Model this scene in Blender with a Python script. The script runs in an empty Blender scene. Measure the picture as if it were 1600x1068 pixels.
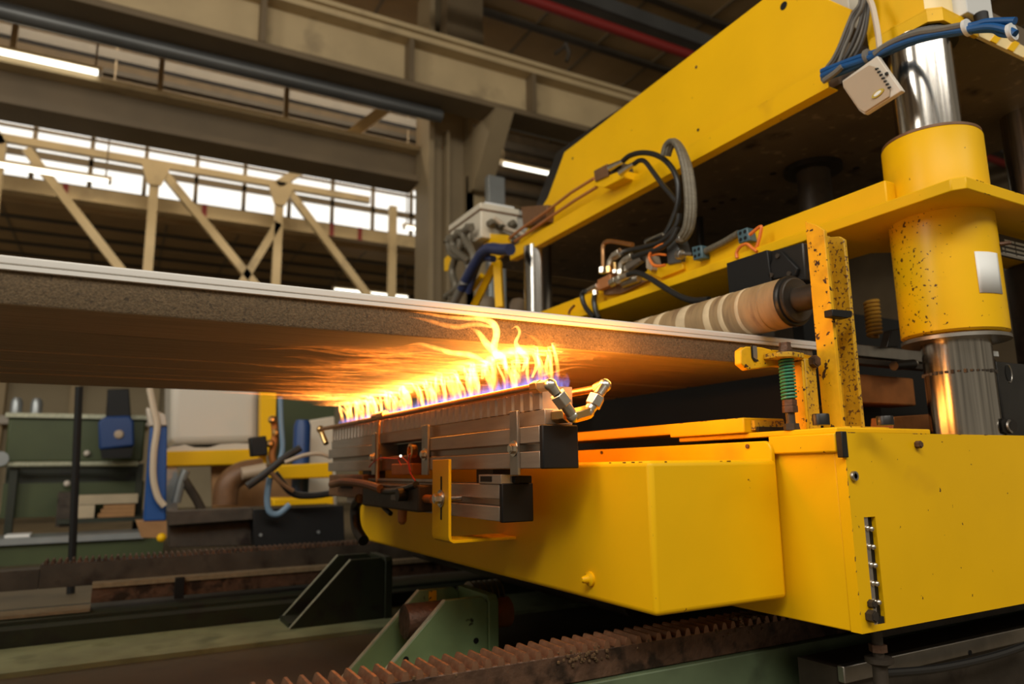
import bpy, bmesh, math, random
from mathutils import Vector, Matrix
random.seed(7)
S = bpy.context.scene
COL = S.collection

# ---------------------------------------------------------------- camera, world, lights, exposure
cd = bpy.data.cameras.new('camera'); CAM = bpy.data.objects.new('camera', cd); COL.objects.link(CAM)
yaw, pitch, roll = math.radians(61.2565), math.radians(10.0695), math.radians(0.79954)
fw = Vector((math.cos(yaw)*math.cos(pitch), math.sin(yaw)*math.cos(pitch), math.sin(pitch)))
rt = Vector((math.sin(yaw), -math.cos(yaw), 0.0)); up = rt.cross(fw)
r2 = rt*math.cos(roll) - up*math.sin(roll); u2 = up*math.cos(roll) + rt*math.sin(roll)
CAM.matrix_world = Matrix(((r2.x, u2.x, -fw.x, 0), (r2.y, u2.y, -fw.y, 0), (r2.z, u2.z, -fw.z, 1.0), (0, 0, 0, 1)))
cd.sensor_width = 36.0; cd.lens = 1114.7*36/1600; cd.clip_start = 0.05; cd.clip_end = 200
cd.dof.use_dof = True; cd.dof.focus_distance = 1.66; cd.dof.aperture_fstop = 2.4
S.camera = CAM
S.view_settings.view_transform = 'Standard'; S.view_settings.look = 'None'
S.view_settings.exposure = 0.0; S.view_settings.gamma = 1.0; S.view_settings.use_curve_mapping = False
S.cycles.transparent_max_bounces = 64
S.cycles.max_bounces = 8

w = bpy.data.worlds.new('hall_daylight'); S.world = w; w.use_nodes = True
bg = w.node_tree.nodes['Background']; bg.inputs[0].default_value = (1.0, 0.86, 0.64, 1); bg.inputs[1].default_value = 0.22

def area(name, loc, size, power, color, rot):
    l = bpy.data.lights.new(name, 'AREA'); l.shape = 'RECTANGLE'; l.size, l.size_y = size; l.energy = power; l.color = color
    o = bpy.data.objects.new(name, l); COL.objects.link(o); o.location = loc
    o.rotation_euler = (Vector(rot) - Vector(loc)).to_track_quat('-Z', 'Y').to_euler(); return o
# roof lights of the bays behind the camera, then one added fill
area('roof_and_fill_light', (-2.0, -3.5, 6.5), (7.0, 1.6), 430, (1.0, 0.96, 0.87), (1.6, 1.6, 1.0))
area('roof_and_fill_light', (-6.0, 2.0, 6.0), (1.6, 6.0), 300, (1.0, 0.96, 0.87), (1.2, 2.0, 1.0))
area('roof_and_fill_light', (3.5, -5.0, 6.0), (4.0, 1.2), 140, (1.0, 0.96, 0.87), (2.5, 1.2, 1.2))
area('roof_and_fill_light', (0.5, 9.8, 7.5), (9.0, 0.8), 300, (1.0, 0.86, 0.64), (0.5, 11.6, 4.4))  # added unseen lamp that brightens the truss
def flame_light(loc, power, radius=0.05):
    l = bpy.data.lights.new('flame_light', 'POINT'); l.energy = power; l.color = (1.0, 0.36, 0.05); l.shadow_soft_size = radius
    o = bpy.data.objects.new('flame_light', l); COL.objects.link(o); o.location = loc
for k in range(12):
    flame_light((0.905, 1.48+k*0.125, 1.225), 1.9)
for fx, fp in ((0.74, 1.5), (0.93, 2.0), (1.10, 2.0)):
    flame_light((fx, 1.42, 1.27), fp, 0.06)

# ---------------------------------------------------------------- mesh helpers
class MB:
    def __init__(s): s.v = []; s.f = []
    def add(s, vs, fs):
        b = len(s.v); s.v += [tuple(p) for p in vs]; s.f += [tuple(b+i for i in f) for f in fs]; return s
    def box(s, x0, x1, y0, y1, z0, z1):
        return s.add([(x, y, z) for x in (x0, x1) for y in (y0, y1) for z in (z0, z1)],
                     [(0,1,3,2), (4,6,7,5), (0,4,5,1), (2,3,7,6), (0,2,6,4), (1,5,7,3)])
    def prism(s, pts, axis, a, b):
        def mk(p, t): return {'x': (t, p[0], p[1]), 'y': (p[0], t, p[1]), 'z': (p[0], p[1], t)}[axis]
        n = len(pts)
        return s.add([mk(p, a) for p in pts] + [mk(p, b) for p in pts],
                     [tuple(range(n))[::-1], tuple(range(n, 2*n))] + [(i, (i+1) % n, n+(i+1) % n, n+i) for i in range(n)])
    def cyl(s, p0, p1, r0, r1=None, n=24):
        return s.tube([p0, p1], r0, n, radii=[r0, r0 if r1 is None else r1])
    def tube(s, pts, r, n=10, radii=None, caps=True, flat=1.0):
        P = [Vector(p) for p in pts]; m = len(P)
        T = [(P[min(i+1, m-1)] - P[max(i-1, 0)]).normalized() for i in range(m)]
        a = Vector((0, 0, 1)) if abs(T[0].z) < 0.9 else Vector((1, 0, 0))
        N = (a - T[0]*a.dot(T[0])).normalized(); vs = []
        for i in range(m):
            if i:
                N = (N - T[i]*N.dot(T[i]))
                N = N.normalized() if N.length > 1e-6 else T[i].orthogonal().normalized()
            B = T[i].cross(N); rr = radii[i] if radii else r
            vs += [P[i] + (N*math.cos(2*math.pi*k/n)*flat + B*math.sin(2*math.pi*k/n))*rr for k in range(n)]
        fs = [(i*n+k, i*n+(k+1) % n, (i+1)*n+(k+1) % n, (i+1)*n+k) for i in range(m-1) for k in range(n)]
        if caps: fs += [tuple(range(n))[::-1], tuple(range((m-1)*n, m*n))]
        return s.add(vs, fs)
    def lathe(s, prof, c, n=32, axis='z'):
        vs = []
        for r, h in prof:
            for k in range(n):
                a = 2*math.pi*k/n; q = (r*math.cos(a), r*math.sin(a))
                vs.append({'z': (c[0]+q[0], c[1]+q[1], c[2]+h), 'y': (c[0]+q[0], c[1]+h, c[2]+q[1]), 'x': (c[0]+h, c[1]+q[0], c[2]+q[1])}[axis])
        m = len(prof)
        fs = [(i*n+k, i*n+(k+1) % n, (i+1)*n+(k+1) % n, (i+1)*n+k) for i in range(m-1) for k in range(n)]
        if prof[0][0] > 1e-5: fs.append(tuple(range(n))[::-1])
        if prof[-1][0] > 1e-5: fs.append(tuple(range((m-1)*n, m*n)))
        return s.add(vs, fs)
    def helix(s, c, r, z0, z1, turns, wire, n=6, seg=16):
        m = int(turns*seg)
        return s.tube([(c[0]+r*math.cos(2*math.pi*i/seg), c[1]+r*math.sin(2*math.pi*i/seg), z0+(z1-z0)*i/m) for i in range(m+1)], wire, n)
    def ball(s, c, r, n=10):
        prof = [(r*math.sin(math.pi*i/n), -r*math.cos(math.pi*i/n)) for i in range(n+1)]
        return s.lathe([(max(a, 1e-4), h) for a, h in prof], c, 2*n)

def smooth(pts, k=6):
    P = [Vector(p) for p in pts]; P = [P[0]*2-P[1]] + P + [P[-1]*2-P[-2]]; out = []
    for i in range(1, len(P)-2):
        a, b, c, d = P[i-1:i+3]
        for j in range(k):
            t = j/k
            out.append(0.5*((2*b) + (c-a)*t + (2*a-5*b+4*c-d)*t*t + (3*b-a-3*c+d)*t**3))
    out.append(P[-2]); return out

OFF = {}
def thing(name, label, cat, loc, group=None):
    o = bpy.data.objects.new(name, None); o.empty_display_size = 0.05; COL.objects.link(o); o.location = loc
    o['label'] = label; o['category'] = cat
    if group: o['group'] = group
    OFF[o.name] = Vector(loc); return o
def ob(name, mb, mat, parent=None, label=None, cat=None, group=None, kind=None, bevel=0.0, seg=2, flat=False, sharp=0.6):
    V = [Vector(p) for p in mb.v]
    if parent is not None: off = OFF[parent.name]
    else:
        xs, ys, zs = zip(*[tuple(p) for p in V]); off = Vector(((min(xs)+max(xs))/2, (min(ys)+max(ys))/2, min(zs)))
    me = bpy.data.meshes.new(name); me.from_pydata([p-off for p in V], [], mb.f); me.update()
    bm = bmesh.new(); bm.from_mesh(me); bmesh.ops.recalc_face_normals(bm, faces=bm.faces); bm.to_mesh(me); bm.free()
    if not flat:
        me.polygons.foreach_set('use_smooth', [True]*len(me.polygons)); me.set_sharp_from_angle(angle=sharp)
    me.materials.append(mat)
    o = bpy.data.objects.new(name, me); COL.objects.link(o)
    if parent is not None: o.parent = parent
    else: o.location = off
    OFF[o.name] = off
    if label: o['label'] = label
    if cat: o['category'] = cat
    if group: o['group'] = group
    if kind: o['kind'] = kind
    if bevel:
        b = o.modifiers.new('edge_rounding', 'BEVEL'); b.width = bevel; b.segments = seg; b.limit_method = 'ANGLE'; b.angle_limit = 0.6
        b.use_clamp_overlap = True
    return o
def box(x0, x1, y0, y1, z0, z1): return MB().box(x0, x1, y0, y1, z0, z1)
def tube(pts, r, n=10, k=6): return MB().tube(smooth(pts, k), r, n)
def copy_to(src, parent, d):
    c = src.copy(); COL.objects.link(c); c.parent = parent; c.location = src.location + Vector(d); OFF[c.name] = OFF[src.name]
    for ch in src.children:
        g = ch.copy(); COL.objects.link(g); g.parent = c
    return c
def structure(name, mb, mat, **k): return ob(name, mb, mat, kind='structure', **k)
def hexbolt(c, axis, r, h, washer=0.0, n=6):
    m = MB(); d = {'x': Vector((1,0,0)), 'y': Vector((0,1,0)), 'z': Vector((0,0,1))}[axis[-1]] * (-1 if axis[0] == '-' else 1)
    c = Vector(c)
    if washer: m.cyl(c, c+d*0.003, washer, n=20)
    m.cyl(c+d*(0.003 if washer else 0), c+d*h, r, n=n); m.cyl(c+d*h, c+d*(h+0.002), r*0.75, n=n)
    return m
def capscrew(c, axis, r, h):
    d = {'x': Vector((1,0,0)), 'y': Vector((0,1,0)), 'z': Vector((0,0,1))}[axis[-1]] * (-1 if axis[0] == '-' else 1)
    c = Vector(c); m = MB()
    m.tube([c, c+d*(h-0.002), c+d*h, c+d*h, c+d*(h*0.5)], r, 20, radii=[r, r, r*0.93, r*0.5, r*0.48]); return m

# ---------------------------------------------------------------- materials
def mat(name, color, rough=0.5, metal=0.0, var=0.0, vscale=6.0, dirt=None, dthr=0.62, dscale=14.0, dwidth=0.02, bump=0.0, bscale=60.0,
        stretch=(1, 1, 1), spec=0.5, emit=None, estr=0.0, dmask=None, dirt2=None, dthr2=0.6, dscale2=3.0, dw2=0.15, coat=0.0, aniso=None):
    m = bpy.data.materials.new(name); m.use_nodes = True; nt = m.node_tree; b = nt.nodes['Principled BSDF']
    b.inputs['Roughness'].default_value = rough; b.inputs['Metallic'].default_value = metal; b.inputs['Specular IOR Level'].default_value = spec
    if coat: b.inputs['Coat Weight'].default_value = coat; b.inputs['Coat Roughness'].default_value = 0.15
    if emit: b.inputs['Emission Color'].default_value = (*emit, 1); b.inputs['Emission Strength'].default_value = estr
    col = None
    tc = nt.nodes.new('ShaderNodeTexCoord'); mp = nt.nodes.new('ShaderNodeMapping'); mp.inputs['Scale'].default_value = stretch
    nt.links.new(tc.outputs['Object'], mp.inputs['Vector'])
    def noise(scale, detail=5):
        n = nt.nodes.new('ShaderNodeTexNoise'); n.inputs['Scale'].default_value = scale; n.inputs['Detail'].default_value = detail
        nt.links.new(mp.outputs[0], n.inputs['Vector']); return n.outputs['Fac']
    def ramp(src, lo, hi):
        r = nt.nodes.new('ShaderNodeMapRange'); r.inputs['From Min'].default_value = lo; r.inputs['From Max'].default_value = hi
        nt.links.new(src, r.inputs['Value']); return r.outputs[0]
    def mix(fac, a, c):
        x = nt.nodes.new('ShaderNodeMix'); x.data_type = 'RGBA'; nt.links.new(fac, x.inputs[0])
        for idx, val in ((6, a), (7, c)):
            if isinstance(val, tuple): x.inputs[idx].default_value = (*val, 1)
            else: nt.links.new(val, x.inputs[idx])
        return x.outputs[2]
    if var:
        f = ramp(noise(vscale), 0.3, 0.7)
        col = mix(f, tuple(c*(1-var) for c in color), tuple(min(1, c*(1+var)) for c in color))
    if dirt2: col = mix(ramp(noise(dscale2, 3), dthr2, dthr2+dw2), col or color, dirt2)
    if dirt:
        src = noise(dscale, 8)
        if dmask:                                   # wear gathers on one side of the part
            dp = nt.nodes.new('ShaderNodeVectorMath'); dp.operation = 'DOT_PRODUCT'; dp.inputs[1].default_value = dmask[0]
            nt.links.new(tc.outputs['Object'], dp.inputs[0])
            mk = nt.nodes.new('ShaderNodeMapRange'); mk.inputs['From Min'].default_value = dmask[1]; mk.inputs['From Max'].default_value = dmask[2]; mk.inputs['To Max'].default_value = dmask[3]
            nt.links.new(dp.outputs['Value'], mk.inputs['Value'])
            ad = nt.nodes.new('ShaderNodeMath'); nt.links.new(src, ad.inputs[0]); nt.links.new(mk.outputs[0], ad.inputs[1]); src = ad.outputs[0]
        col = mix(ramp(src, dthr, dthr+dwidth), col or color, dirt)
    if col is None: b.inputs['Base Color'].default_value = (*color, 1)
    else: nt.links.new(col, b.inputs['Base Color'])
    if bump:
        bn = nt.nodes.new('ShaderNodeBump'); bn.inputs['Strength'].default_value = bump; bn.inputs['Distance'].default_value = 0.01
        nt.links.new(noise(bscale, 4), bn.inputs['Height']); nt.links.new(bn.outputs[0], b.inputs['Normal'])
    return m
def glow(name, color, strength):
    m = bpy.data.materials.new(name); m.use_nodes = True; nt = m.node_tree; nt.nodes.clear()
    e = nt.nodes.new('ShaderNodeEmission'); e.inputs[0].default_value = (*color, 1); e.inputs[1].default_value = strength
    o = nt.nodes.new('ShaderNodeOutputMaterial'); nt.links.new(e.outputs[0], o.inputs[0]); return m
Y = (0.80, 0.445, 0.001)
M = dict(
 yellow=mat('yellow_paint', Y, 0.42, var=0.05, vscale=3, dirt=(0.10,0.04,0.01), dthr=0.72, dscale=48, dwidth=0.012, spec=0.25, dirt2=(0.55,0.27,0.006), dthr2=0.58, dscale2=4, dw2=0.25),
 yellow_clean=mat('clean_yellow_paint', Y, 0.45, var=0.05, vscale=3, spec=0.25, dirt=(0.25,0.11,0.01), dthr=0.745, dscale=30, dwidth=0.01),
 yellow_worn=mat('worn_yellow_paint', (0.74,0.38,0.004), 0.5, var=0.1, vscale=12, dirt=(0.055,0.025,0.01), dthr=0.615, dscale=62, dwidth=0.02, spec=0.3, dirt2=(0.46,0.22,0.006), dthr2=0.52, dscale2=12, dw2=0.2, bump=0.1),
 yellow_rust=mat('rusty_yellow_paint', (0.55,0.30,0.006), 0.55, var=0.15, vscale=25, dirt=(0.13,0.055,0.012), dthr=0.565, dscale=120, dwidth=0.03, bump=0.15),
 sleeve=mat('chipped_sleeve_yellow', Y, 0.36, var=0.04, vscale=3, dirt=(0.10,0.035,0.01), dthr=0.695, dscale=85, dwidth=0.014, spec=0.3, dmask=((-0.877,0.481,0.0), -0.385, -0.345, 0.085), dirt2=(0.62,0.32,0.005), dthr2=0.6, dscale2=5),
 pale=mat('glare_pale_yellow', (0.80,0.62,0.30), 0.4, var=0.1, vscale=8, dirt=(0.6,0.35,0.02), dthr=0.62, dscale=12, dwidth=0.1),  # yellow paint with strong light put into its colour
 chrome=mat('bright_steel', (0.46,0.43,0.39), 0.17, 1.0, var=0.38, vscale=3, stretch=(30,30,0.6), bump=0.03, bscale=20),  # vertical reflection streaks are put into the colour
 steel=mat('bare_steel', (0.42,0.39,0.35), 0.38, 1.0, var=0.12, vscale=20),
 nickel=mat('plated_fitting', (0.72,0.66,0.56), 0.28, 1.0, var=0.1, vscale=40),
 brass=mat('brass_nut', (0.70,0.45,0.18), 0.3, 1.0),
 alu=mat('anodised_aluminium', (0.38,0.33,0.27), 0.42, 0.75, var=0.08, vscale=10, stretch=(1,1,8)),
 fin=mat('burner_fin_metal', (0.55,0.46,0.38), 0.35, 0.9, var=0.15, vscale=30),
 copper=mat('copper_tube', (0.66,0.35,0.16), 0.33, 1.0, var=0.15, vscale=20),
 copperblk=mat('copper_painted_block', (0.42,0.16,0.05), 0.5, 0.2, var=0.1),
 brownblk=mat('brown_block', (0.16,0.075,0.03), 0.5, 0.1, var=0.15, vscale=20),
 black=mat('black_plastic', (0.006,0.0055,0.005), 0.55, spec=0.3, var=0.1),
 blackm=mat('black_steel', (0.03,0.027,0.024), 0.38, 0.6, var=0.2, vscale=15),
 rubber=mat('black_rubber', (0.016,0.015,0.014), 0.33),
 darksteel=mat('dark_oily_steel', (0.055,0.042,0.03), 0.5, 0.4, var=0.3, vscale=9, dirt=(0.02,0.012,0.008), dthr=0.55, dscale=8, dwidth=0.15, bump=0.1),
 platen=mat('platen_steel', (0.13,0.095,0.06), 0.5, 0.3, var=0.25, vscale=3, dirt=(0.03,0.02,0.012), dthr=0.58, dscale=6, dwidth=0.12, dirt2=(0.24,0.18,0.12), dthr2=0.6, dscale2=16, dw2=0.1, bump=0.08),
 rust=mat('rusty_rack_steel', (0.11,0.058,0.034), 0.5, 0.45, var=0.35, vscale=25, dirt=(0.03,0.017,0.01), dthr=0.52, dscale=18, dwidth=0.12, bump=0.25, bscale=70),
 tooth=mat('worn_rack_tooth', (0.24,0.12,0.065), 0.42, 0.6, var=0.3, vscale=40, bump=0.2),
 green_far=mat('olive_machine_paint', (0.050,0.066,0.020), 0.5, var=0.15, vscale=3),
 green=mat('green_machine_paint', (0.16,0.23,0.10), 0.45, var=0.15, vscale=8, dirt=(0.015,0.015,0.008), dthr=0.66, dscale=16, dwidth=0.03),
 green_dirty=mat('oily_green_paint', (0.10,0.135,0.07), 0.5, var=0.2, vscale=6, dirt=(0.02,0.018,0.012), dthr=0.52, dscale=5, dwidth=0.2, bump=0.05),
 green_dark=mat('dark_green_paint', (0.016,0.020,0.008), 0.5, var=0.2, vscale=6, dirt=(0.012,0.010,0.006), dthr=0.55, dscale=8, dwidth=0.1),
 green_pale=mat('pale_green_paint', (0.25,0.27,0.14), 0.5, var=0.25, vscale=5, dirt=(0.15,0.17,0.08), dthr=0.55, dscale=6, dwidth=0.15),
 edge=mat('worn_bright_edge', (0.42,0.42,0.30), 0.45, 0.3, var=0.2, vscale=40),
 brownedge=mat('brown_worn_edge', (0.26,0.19,0.11), 0.45, 0.3, var=0.2, vscale=30),
 floor=mat('oily_floor', (0.085,0.062,0.032), 0.55, var=0.25, vscale=2.5, dirt=(0.035,0.025,0.014), dthr=0.55, dscale=3, dwidth=0.2),
 skin=mat('white_panel_skin', (0.72,0.69,0.64), 0.35, 0.1, var=0.03, vscale=30, stretch=(0.05,1,6)),
 core=mat('mineral_core', (0.125,0.085,0.045), 0.9, var=0.35, vscale=230, bump=0.3, bscale=260, dirt=(0.06,0.042,0.025), dthr=0.6, dscale=90, dwidth=0.1),
 under=mat('core_underside', (0.27,0.195,0.11), 0.75, var=0.22, vscale=10, stretch=(0.35,14,1), bump=0.15, bscale=14),
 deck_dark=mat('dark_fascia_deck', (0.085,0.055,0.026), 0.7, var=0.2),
 roller=mat('worn_roller_sleeve', (0.31,0.20,0.095), 0.55, var=0.2, vscale=8, stretch=(1,5,1), dirt=(0.2,0.12,0.06), dthr=0.55, dscale=5, dwidth=0.1, bump=0.12, bscale=60),
 rollerband=mat('pale_worn_band', (0.58,0.44,0.27), 0.55, var=0.2, vscale=20),
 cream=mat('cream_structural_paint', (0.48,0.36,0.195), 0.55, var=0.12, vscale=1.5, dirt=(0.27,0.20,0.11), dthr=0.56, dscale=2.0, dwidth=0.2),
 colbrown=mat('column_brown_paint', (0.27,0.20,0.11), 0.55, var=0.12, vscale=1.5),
 browncream=mat('brown_and_shaded_cream', (0.15,0.105,0.055), 0.6, var=0.15, vscale=1.5),  # brown parts, also cream paint with shade put into its colour
 greysteel=mat('grey_roof_steel', (0.11,0.11,0.105), 0.4, 0.5, var=0.2, vscale=1.2),
 duct=mat('zinc_duct', (0.34,0.36,0.36), 0.35, 0.6, var=0.2, vscale=2),
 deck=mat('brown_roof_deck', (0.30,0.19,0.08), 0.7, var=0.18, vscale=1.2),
 purlin=mat('dark_purlin', (0.045,0.033,0.02), 0.6, var=0.15),
 redpipe=mat('red_sprinkler_pipe', (0.22,0.018,0.015), 0.45),
 wallbeige=mat('beige_wall', (0.42,0.34,0.21), 0.7, var=0.08, vscale=1.0),
 pane=glow('daylit_roof_glass', (1.0,0.96,0.87), 1.35),
 lamp=glow('lit_tube', (1.0,0.95,0.80), 3.0),
 white=mat('white_enamel', (0.62,0.62,0.60), 0.4), offwhite=mat('offwhite_plastic', (0.42,0.32,0.22), 0.45, var=0.04),
 offwhite2=mat('offwhite_cover_edge', (0.60,0.53,0.44), 0.45),
 gold=mat('gold_badge', (0.62,0.46,0.08), 0.35, 0.5), paper=mat('white_sticker', (0.76,0.76,0.73), 0.6, var=0.05),
 ivory=mat('ivory_box', (0.56,0.50,0.39), 0.5, var=0.08),
 bluehose=mat('blue_hose', (0.005,0.070,0.22), 0.35), navy=mat('navy_hose', (0.02,0.03,0.09), 0.4), greyblue=mat('grey_blue_hose', (0.14,0.22,0.30), 0.4),
 greycable=mat('grey_cable', (0.15,0.14,0.12), 0.4), beigecable=mat('beige_cable', (0.55,0.45,0.33), 0.45), braid=mat('braided_hose', (0.14,0.12,0.085), 0.5, 0.3, var=0.3, vscale=120),
 darkgrey=mat('dark_cable', (0.06,0.055,0.05), 0.4),
 orange=mat('orange_cable', (0.72,0.17,0.02), 0.4), redwire=mat('red_wire', (0.55,0.02,0.015), 0.4), teal=mat('teal_connector', (0.055,0.105,0.125), 0.45),
 springgreen=mat('green_spring', (0.02,0.19,0.10), 0.4), springyel=mat('yellow_spring', (0.45,0.22,0.02), 0.45),
 bronze=mat('bronze_with_flame_tint', (0.42,0.15,0.035), 0.5, 0.35, var=0.25, vscale=12),  # bronze tone with orange flame light put into the colour
 tankw=mat('white_tank_plastic', (0.55,0.50,0.42), 0.4), motorblue=mat('blue_motor_paint', (0.012,0.045,0.16), 0.45), pillarblue=mat('blue_pillar_paint', (0.005,0.065,0.25), 0.45),
 wood=mat('wood_plank', (0.34,0.17,0.06), 0.6, var=0.2), fabric=mat('pale_stacked_sheet', (0.50,0.40,0.26), 0.6, var=0.1),
 label_black=mat('black_nameplate', (0.015,0.014,0.013), 0.35), print=mat('white_print', (0.6,0.58,0.52), 0.5),
 grime=mat('grease_clump', (0.10,0.06,0.03), 0.6, spec=0.2, var=0.4, vscale=60, bump=0.5),
)

# ---------------------------------------------------------------- the hall
fl = structure('floor', box(-3, 16, -1, 22, 0.20, 0.30), M['floor'])
structure('wall_back', box(-8, 18, 16.5, 16.7, 0.3, 4.95), M['wallbeige'])
structure('wall_right', box(16, 16.2, -1, 22, 0.3, 8.6), M['browncream'])
# bay ceiling beyond the glazing and the higher ceiling in front of it, with deck sheets and purlins
lowc = structure('ceiling', box(-8, 16, 12.2, 22, 4.95, 5.05), M['deck'])
for i in range(5):
    ob('purlin', box(-8, 16, 12.8+i*0.75, 12.9+i*0.75, 4.915, 4.95), M['purlin'], lowc)
for i in range(14):
    ob('deck_seam', box(-4+i*1.1, -3.96+i*1.1, 12.3, 16.5, 4.94, 4.952), M['browncream'], lowc)
hic = structure('ceiling', box(-8, 16, -1, 12.0, 7.8, 7.9), M['deck'])
for i in range(7):
    ob('purlin', box(-8, 16, 3.0+i*1.4, 3.12+i*1.4, 7.74, 7.8), M['purlin'], hic)
for i in range(16):
    ob('deck_seam', box(-4+i*1.15, -3.95+i*1.15, 2, 12.0, 7.775, 7.802), M['browncream'], hic)
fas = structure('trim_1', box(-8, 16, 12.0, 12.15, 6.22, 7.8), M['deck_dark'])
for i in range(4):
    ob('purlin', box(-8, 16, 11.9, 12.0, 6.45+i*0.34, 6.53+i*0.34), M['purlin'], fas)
structure('trim_2', box(-8, 16, 11.92, 12.25, 5.03, 5.24), M['cream'])

# roof glazing: three rows of panes between glazing bars
win = structure('window_1', box(-8, 16, 11.98, 12.06, 6.18, 6.24), M['browncream'])
rows = ((5.26, 5.60), (5.70, 6.02), (6.05, 6.17))
pitch = 0.735; x0 = -4.35
for i in range(14):
    if x0+i*pitch > 5.6: break
    for z0, z1 in rows:
        ob('pane', box(x0+i*pitch+0.03, x0+(i+1)*pitch-0.03, 12.02, 12.04, z0, z1), M['pane'], win)
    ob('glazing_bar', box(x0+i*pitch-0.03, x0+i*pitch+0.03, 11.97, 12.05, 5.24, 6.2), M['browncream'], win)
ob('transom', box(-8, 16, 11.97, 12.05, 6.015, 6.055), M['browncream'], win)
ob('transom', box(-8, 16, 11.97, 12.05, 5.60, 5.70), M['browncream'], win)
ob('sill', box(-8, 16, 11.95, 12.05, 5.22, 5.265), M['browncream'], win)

# steel roof truss in front of the glazing
tr = thing('roof_truss', 'cream steel roof truss of posts and slanted braces across the bright roof glazing', 'truss', (0, 11.6, 4.0))
ob('top_chord', box(-8, 3.55, 11.55, 11.65, 5.60, 5.72), M['cream'], tr, bevel=0.01)
ob('bottom_chord', box(-8, 3.55, 11.5, 11.7, 3.72, 3.90), M['cream'], tr)
def strut(x0, z0, x1, z1, wd, name):
    d = Vector((x1-x0, 0, z1-z0)).normalized(); n = Vector((-d.z, 0, d.x))*wd/2
    a = [(x0+n.x, z0+n.z), (x1+n.x, z1+n.z), (x1-n.x, z1-n.z), (x0-n.x, z0-n.z)]
    ob(name, MB().prism(a, 'y', 11.55, 11.65), M['cream'], tr)
for x in (-1.75, 0.19, 2.03, 3.98):
    strut(x, 3.9, x, 5.62, 0.13, 'truss_post')
for a in ((0.25, 5.60, 1.75, 3.9), (-1.45, 5.55, -0.12, 3.9), (2.2, 5.55, 3.6, 3.9), (2.03, 5.0, 1.5, 3.9), (-1.75, 4.9, -2.3, 3.9)):
    strut(*a, 0.12, 'truss_brace')
strut(1.98, 5.65, 2.55, 6.15, 0.14, 'truss_brace'); strut(-1.75, 5.55, -2.1, 6.2, 0.14, 'truss_brace')
for x in (0.19, 2.03):
    ob('gusset_plate', MB().prism([(x-0.2, 5.62), (x+0.2, 5.62), (x+0.09, 5.3), (x-0.09, 5.3)], 'y', 11.53, 11.55), M['cream'], tr)
for x in (-1.0, 0.9, 2.95, 3.45):
    ob('hanger_clamp', box(x, x+0.07, 11.9, 11.92, 5.02, 5.25), M['redpipe'], tr)

# big building column, crane girder, runway beam
cl = thing('building_column', 'tall cream and brown steel building column carrying the crane girder', 'column', (3.75, 8.6, 0.3))
ob('flange', box(3.40, 3.47, 8.45, 8.95, 0.3, 7.8), M['colbrown'], cl)
ob('flange', box(3.98, 4.28, 8.45, 8.52, 0.3, 5.0), M['cream'], cl)
ob('web', box(3.47, 3.98, 8.62, 8.70, 0.3, 7.8), M['colbrown'], cl)
ob('rib', box(3.66, 3.70, 8.45, 8.62, 0.3, 5.6), M['colbrown'], cl)
ob('flange', box(3.98, 4.06, 8.45, 8.95, 0.3, 7.8), M['colbrown'], cl)
ob('corbel', MB().prism([(7.6, 5.62), (8.45, 5.62), (8.45, 4.75), (8.3, 4.75)], 'x', 3.98, 4.25), M['colbrown'], cl)
ob('upper_post', box(3.55, 4.1, 8.2, 8.45, 6.3, 7.8), M['browncream'], cl)
g = thing('crane_girder', 'deep cream I-section crane girder running over the column', 'girder', (3, 7.8, 5.65))
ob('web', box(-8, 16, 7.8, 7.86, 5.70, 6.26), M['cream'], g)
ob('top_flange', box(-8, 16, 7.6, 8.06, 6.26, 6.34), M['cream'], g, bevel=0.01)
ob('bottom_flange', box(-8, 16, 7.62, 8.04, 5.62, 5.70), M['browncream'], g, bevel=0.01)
for i in range(9):
    ob('stiffener', box(-4.2+i*1.75, -4.14+i*1.75, 7.62, 7.8, 5.70, 6.26), M['browncream'], g)
ob('walk_rail', box(-8, 16, 7.55, 7.62, 6.34, 6.40), M['cream'], g)
b2 = thing('runway_beam', 'runway beam coloured a shaded brown with pale top edge ending at the column', 'girder', (1, 9, 5.0))
ob('top_flange', box(-8, 3.42, 8.8, 9.3, 5.40, 5.46), M['cream'], b2)
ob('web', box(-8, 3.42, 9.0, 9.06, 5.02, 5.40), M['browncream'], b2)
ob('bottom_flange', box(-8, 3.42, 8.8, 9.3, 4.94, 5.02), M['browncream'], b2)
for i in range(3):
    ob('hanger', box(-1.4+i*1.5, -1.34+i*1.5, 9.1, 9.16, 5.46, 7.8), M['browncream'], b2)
ob('knee_brace', MB().prism([(2.3, 5.46), (2.5, 5.46), (3.3, 6.3), (3.1, 6.3)], 'y', 9.1, 9.2), M['cream'], b2)
ob('conduit_pipe', MB().tube([(-8, 8.0, 5.525), (3.38, 8.0, 5.53)], 0.085, 14), M['greysteel'], label='dark grey shiny pipe slung under the crane girder', cat='pipe')
ob('conduit_pipe', MB().tube([(4.3, 8.13, 5.72), (9, 8.13, 5.71)], 0.06, 12), M['duct'], label='zinc pipe running from the column towards the yellow beam', cat='pipe')
ob('ceiling_duct', box(-8, 16, 10.5, 10.62, 6.64, 6.78), M['purlin'], label='dark flat duct hung below the ceiling deck behind the runway beam', cat='duct')
ob('sprinkler_pipe', MB().tube([(3.0, 7.0, 6.84), (16, 7.0, 6.84)], 0.07, 14), M['redpipe'], label='dark red sprinkler pipe under the dim ceiling above the yellow beam', cat='pipe')
ob('ceiling_beam', box(2.5, 16, 6.9, 7.2, 7.0, 7.2), M['greysteel'], label='dark grey steel beam above the red sprinkler pipe', cat='beam')
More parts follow.
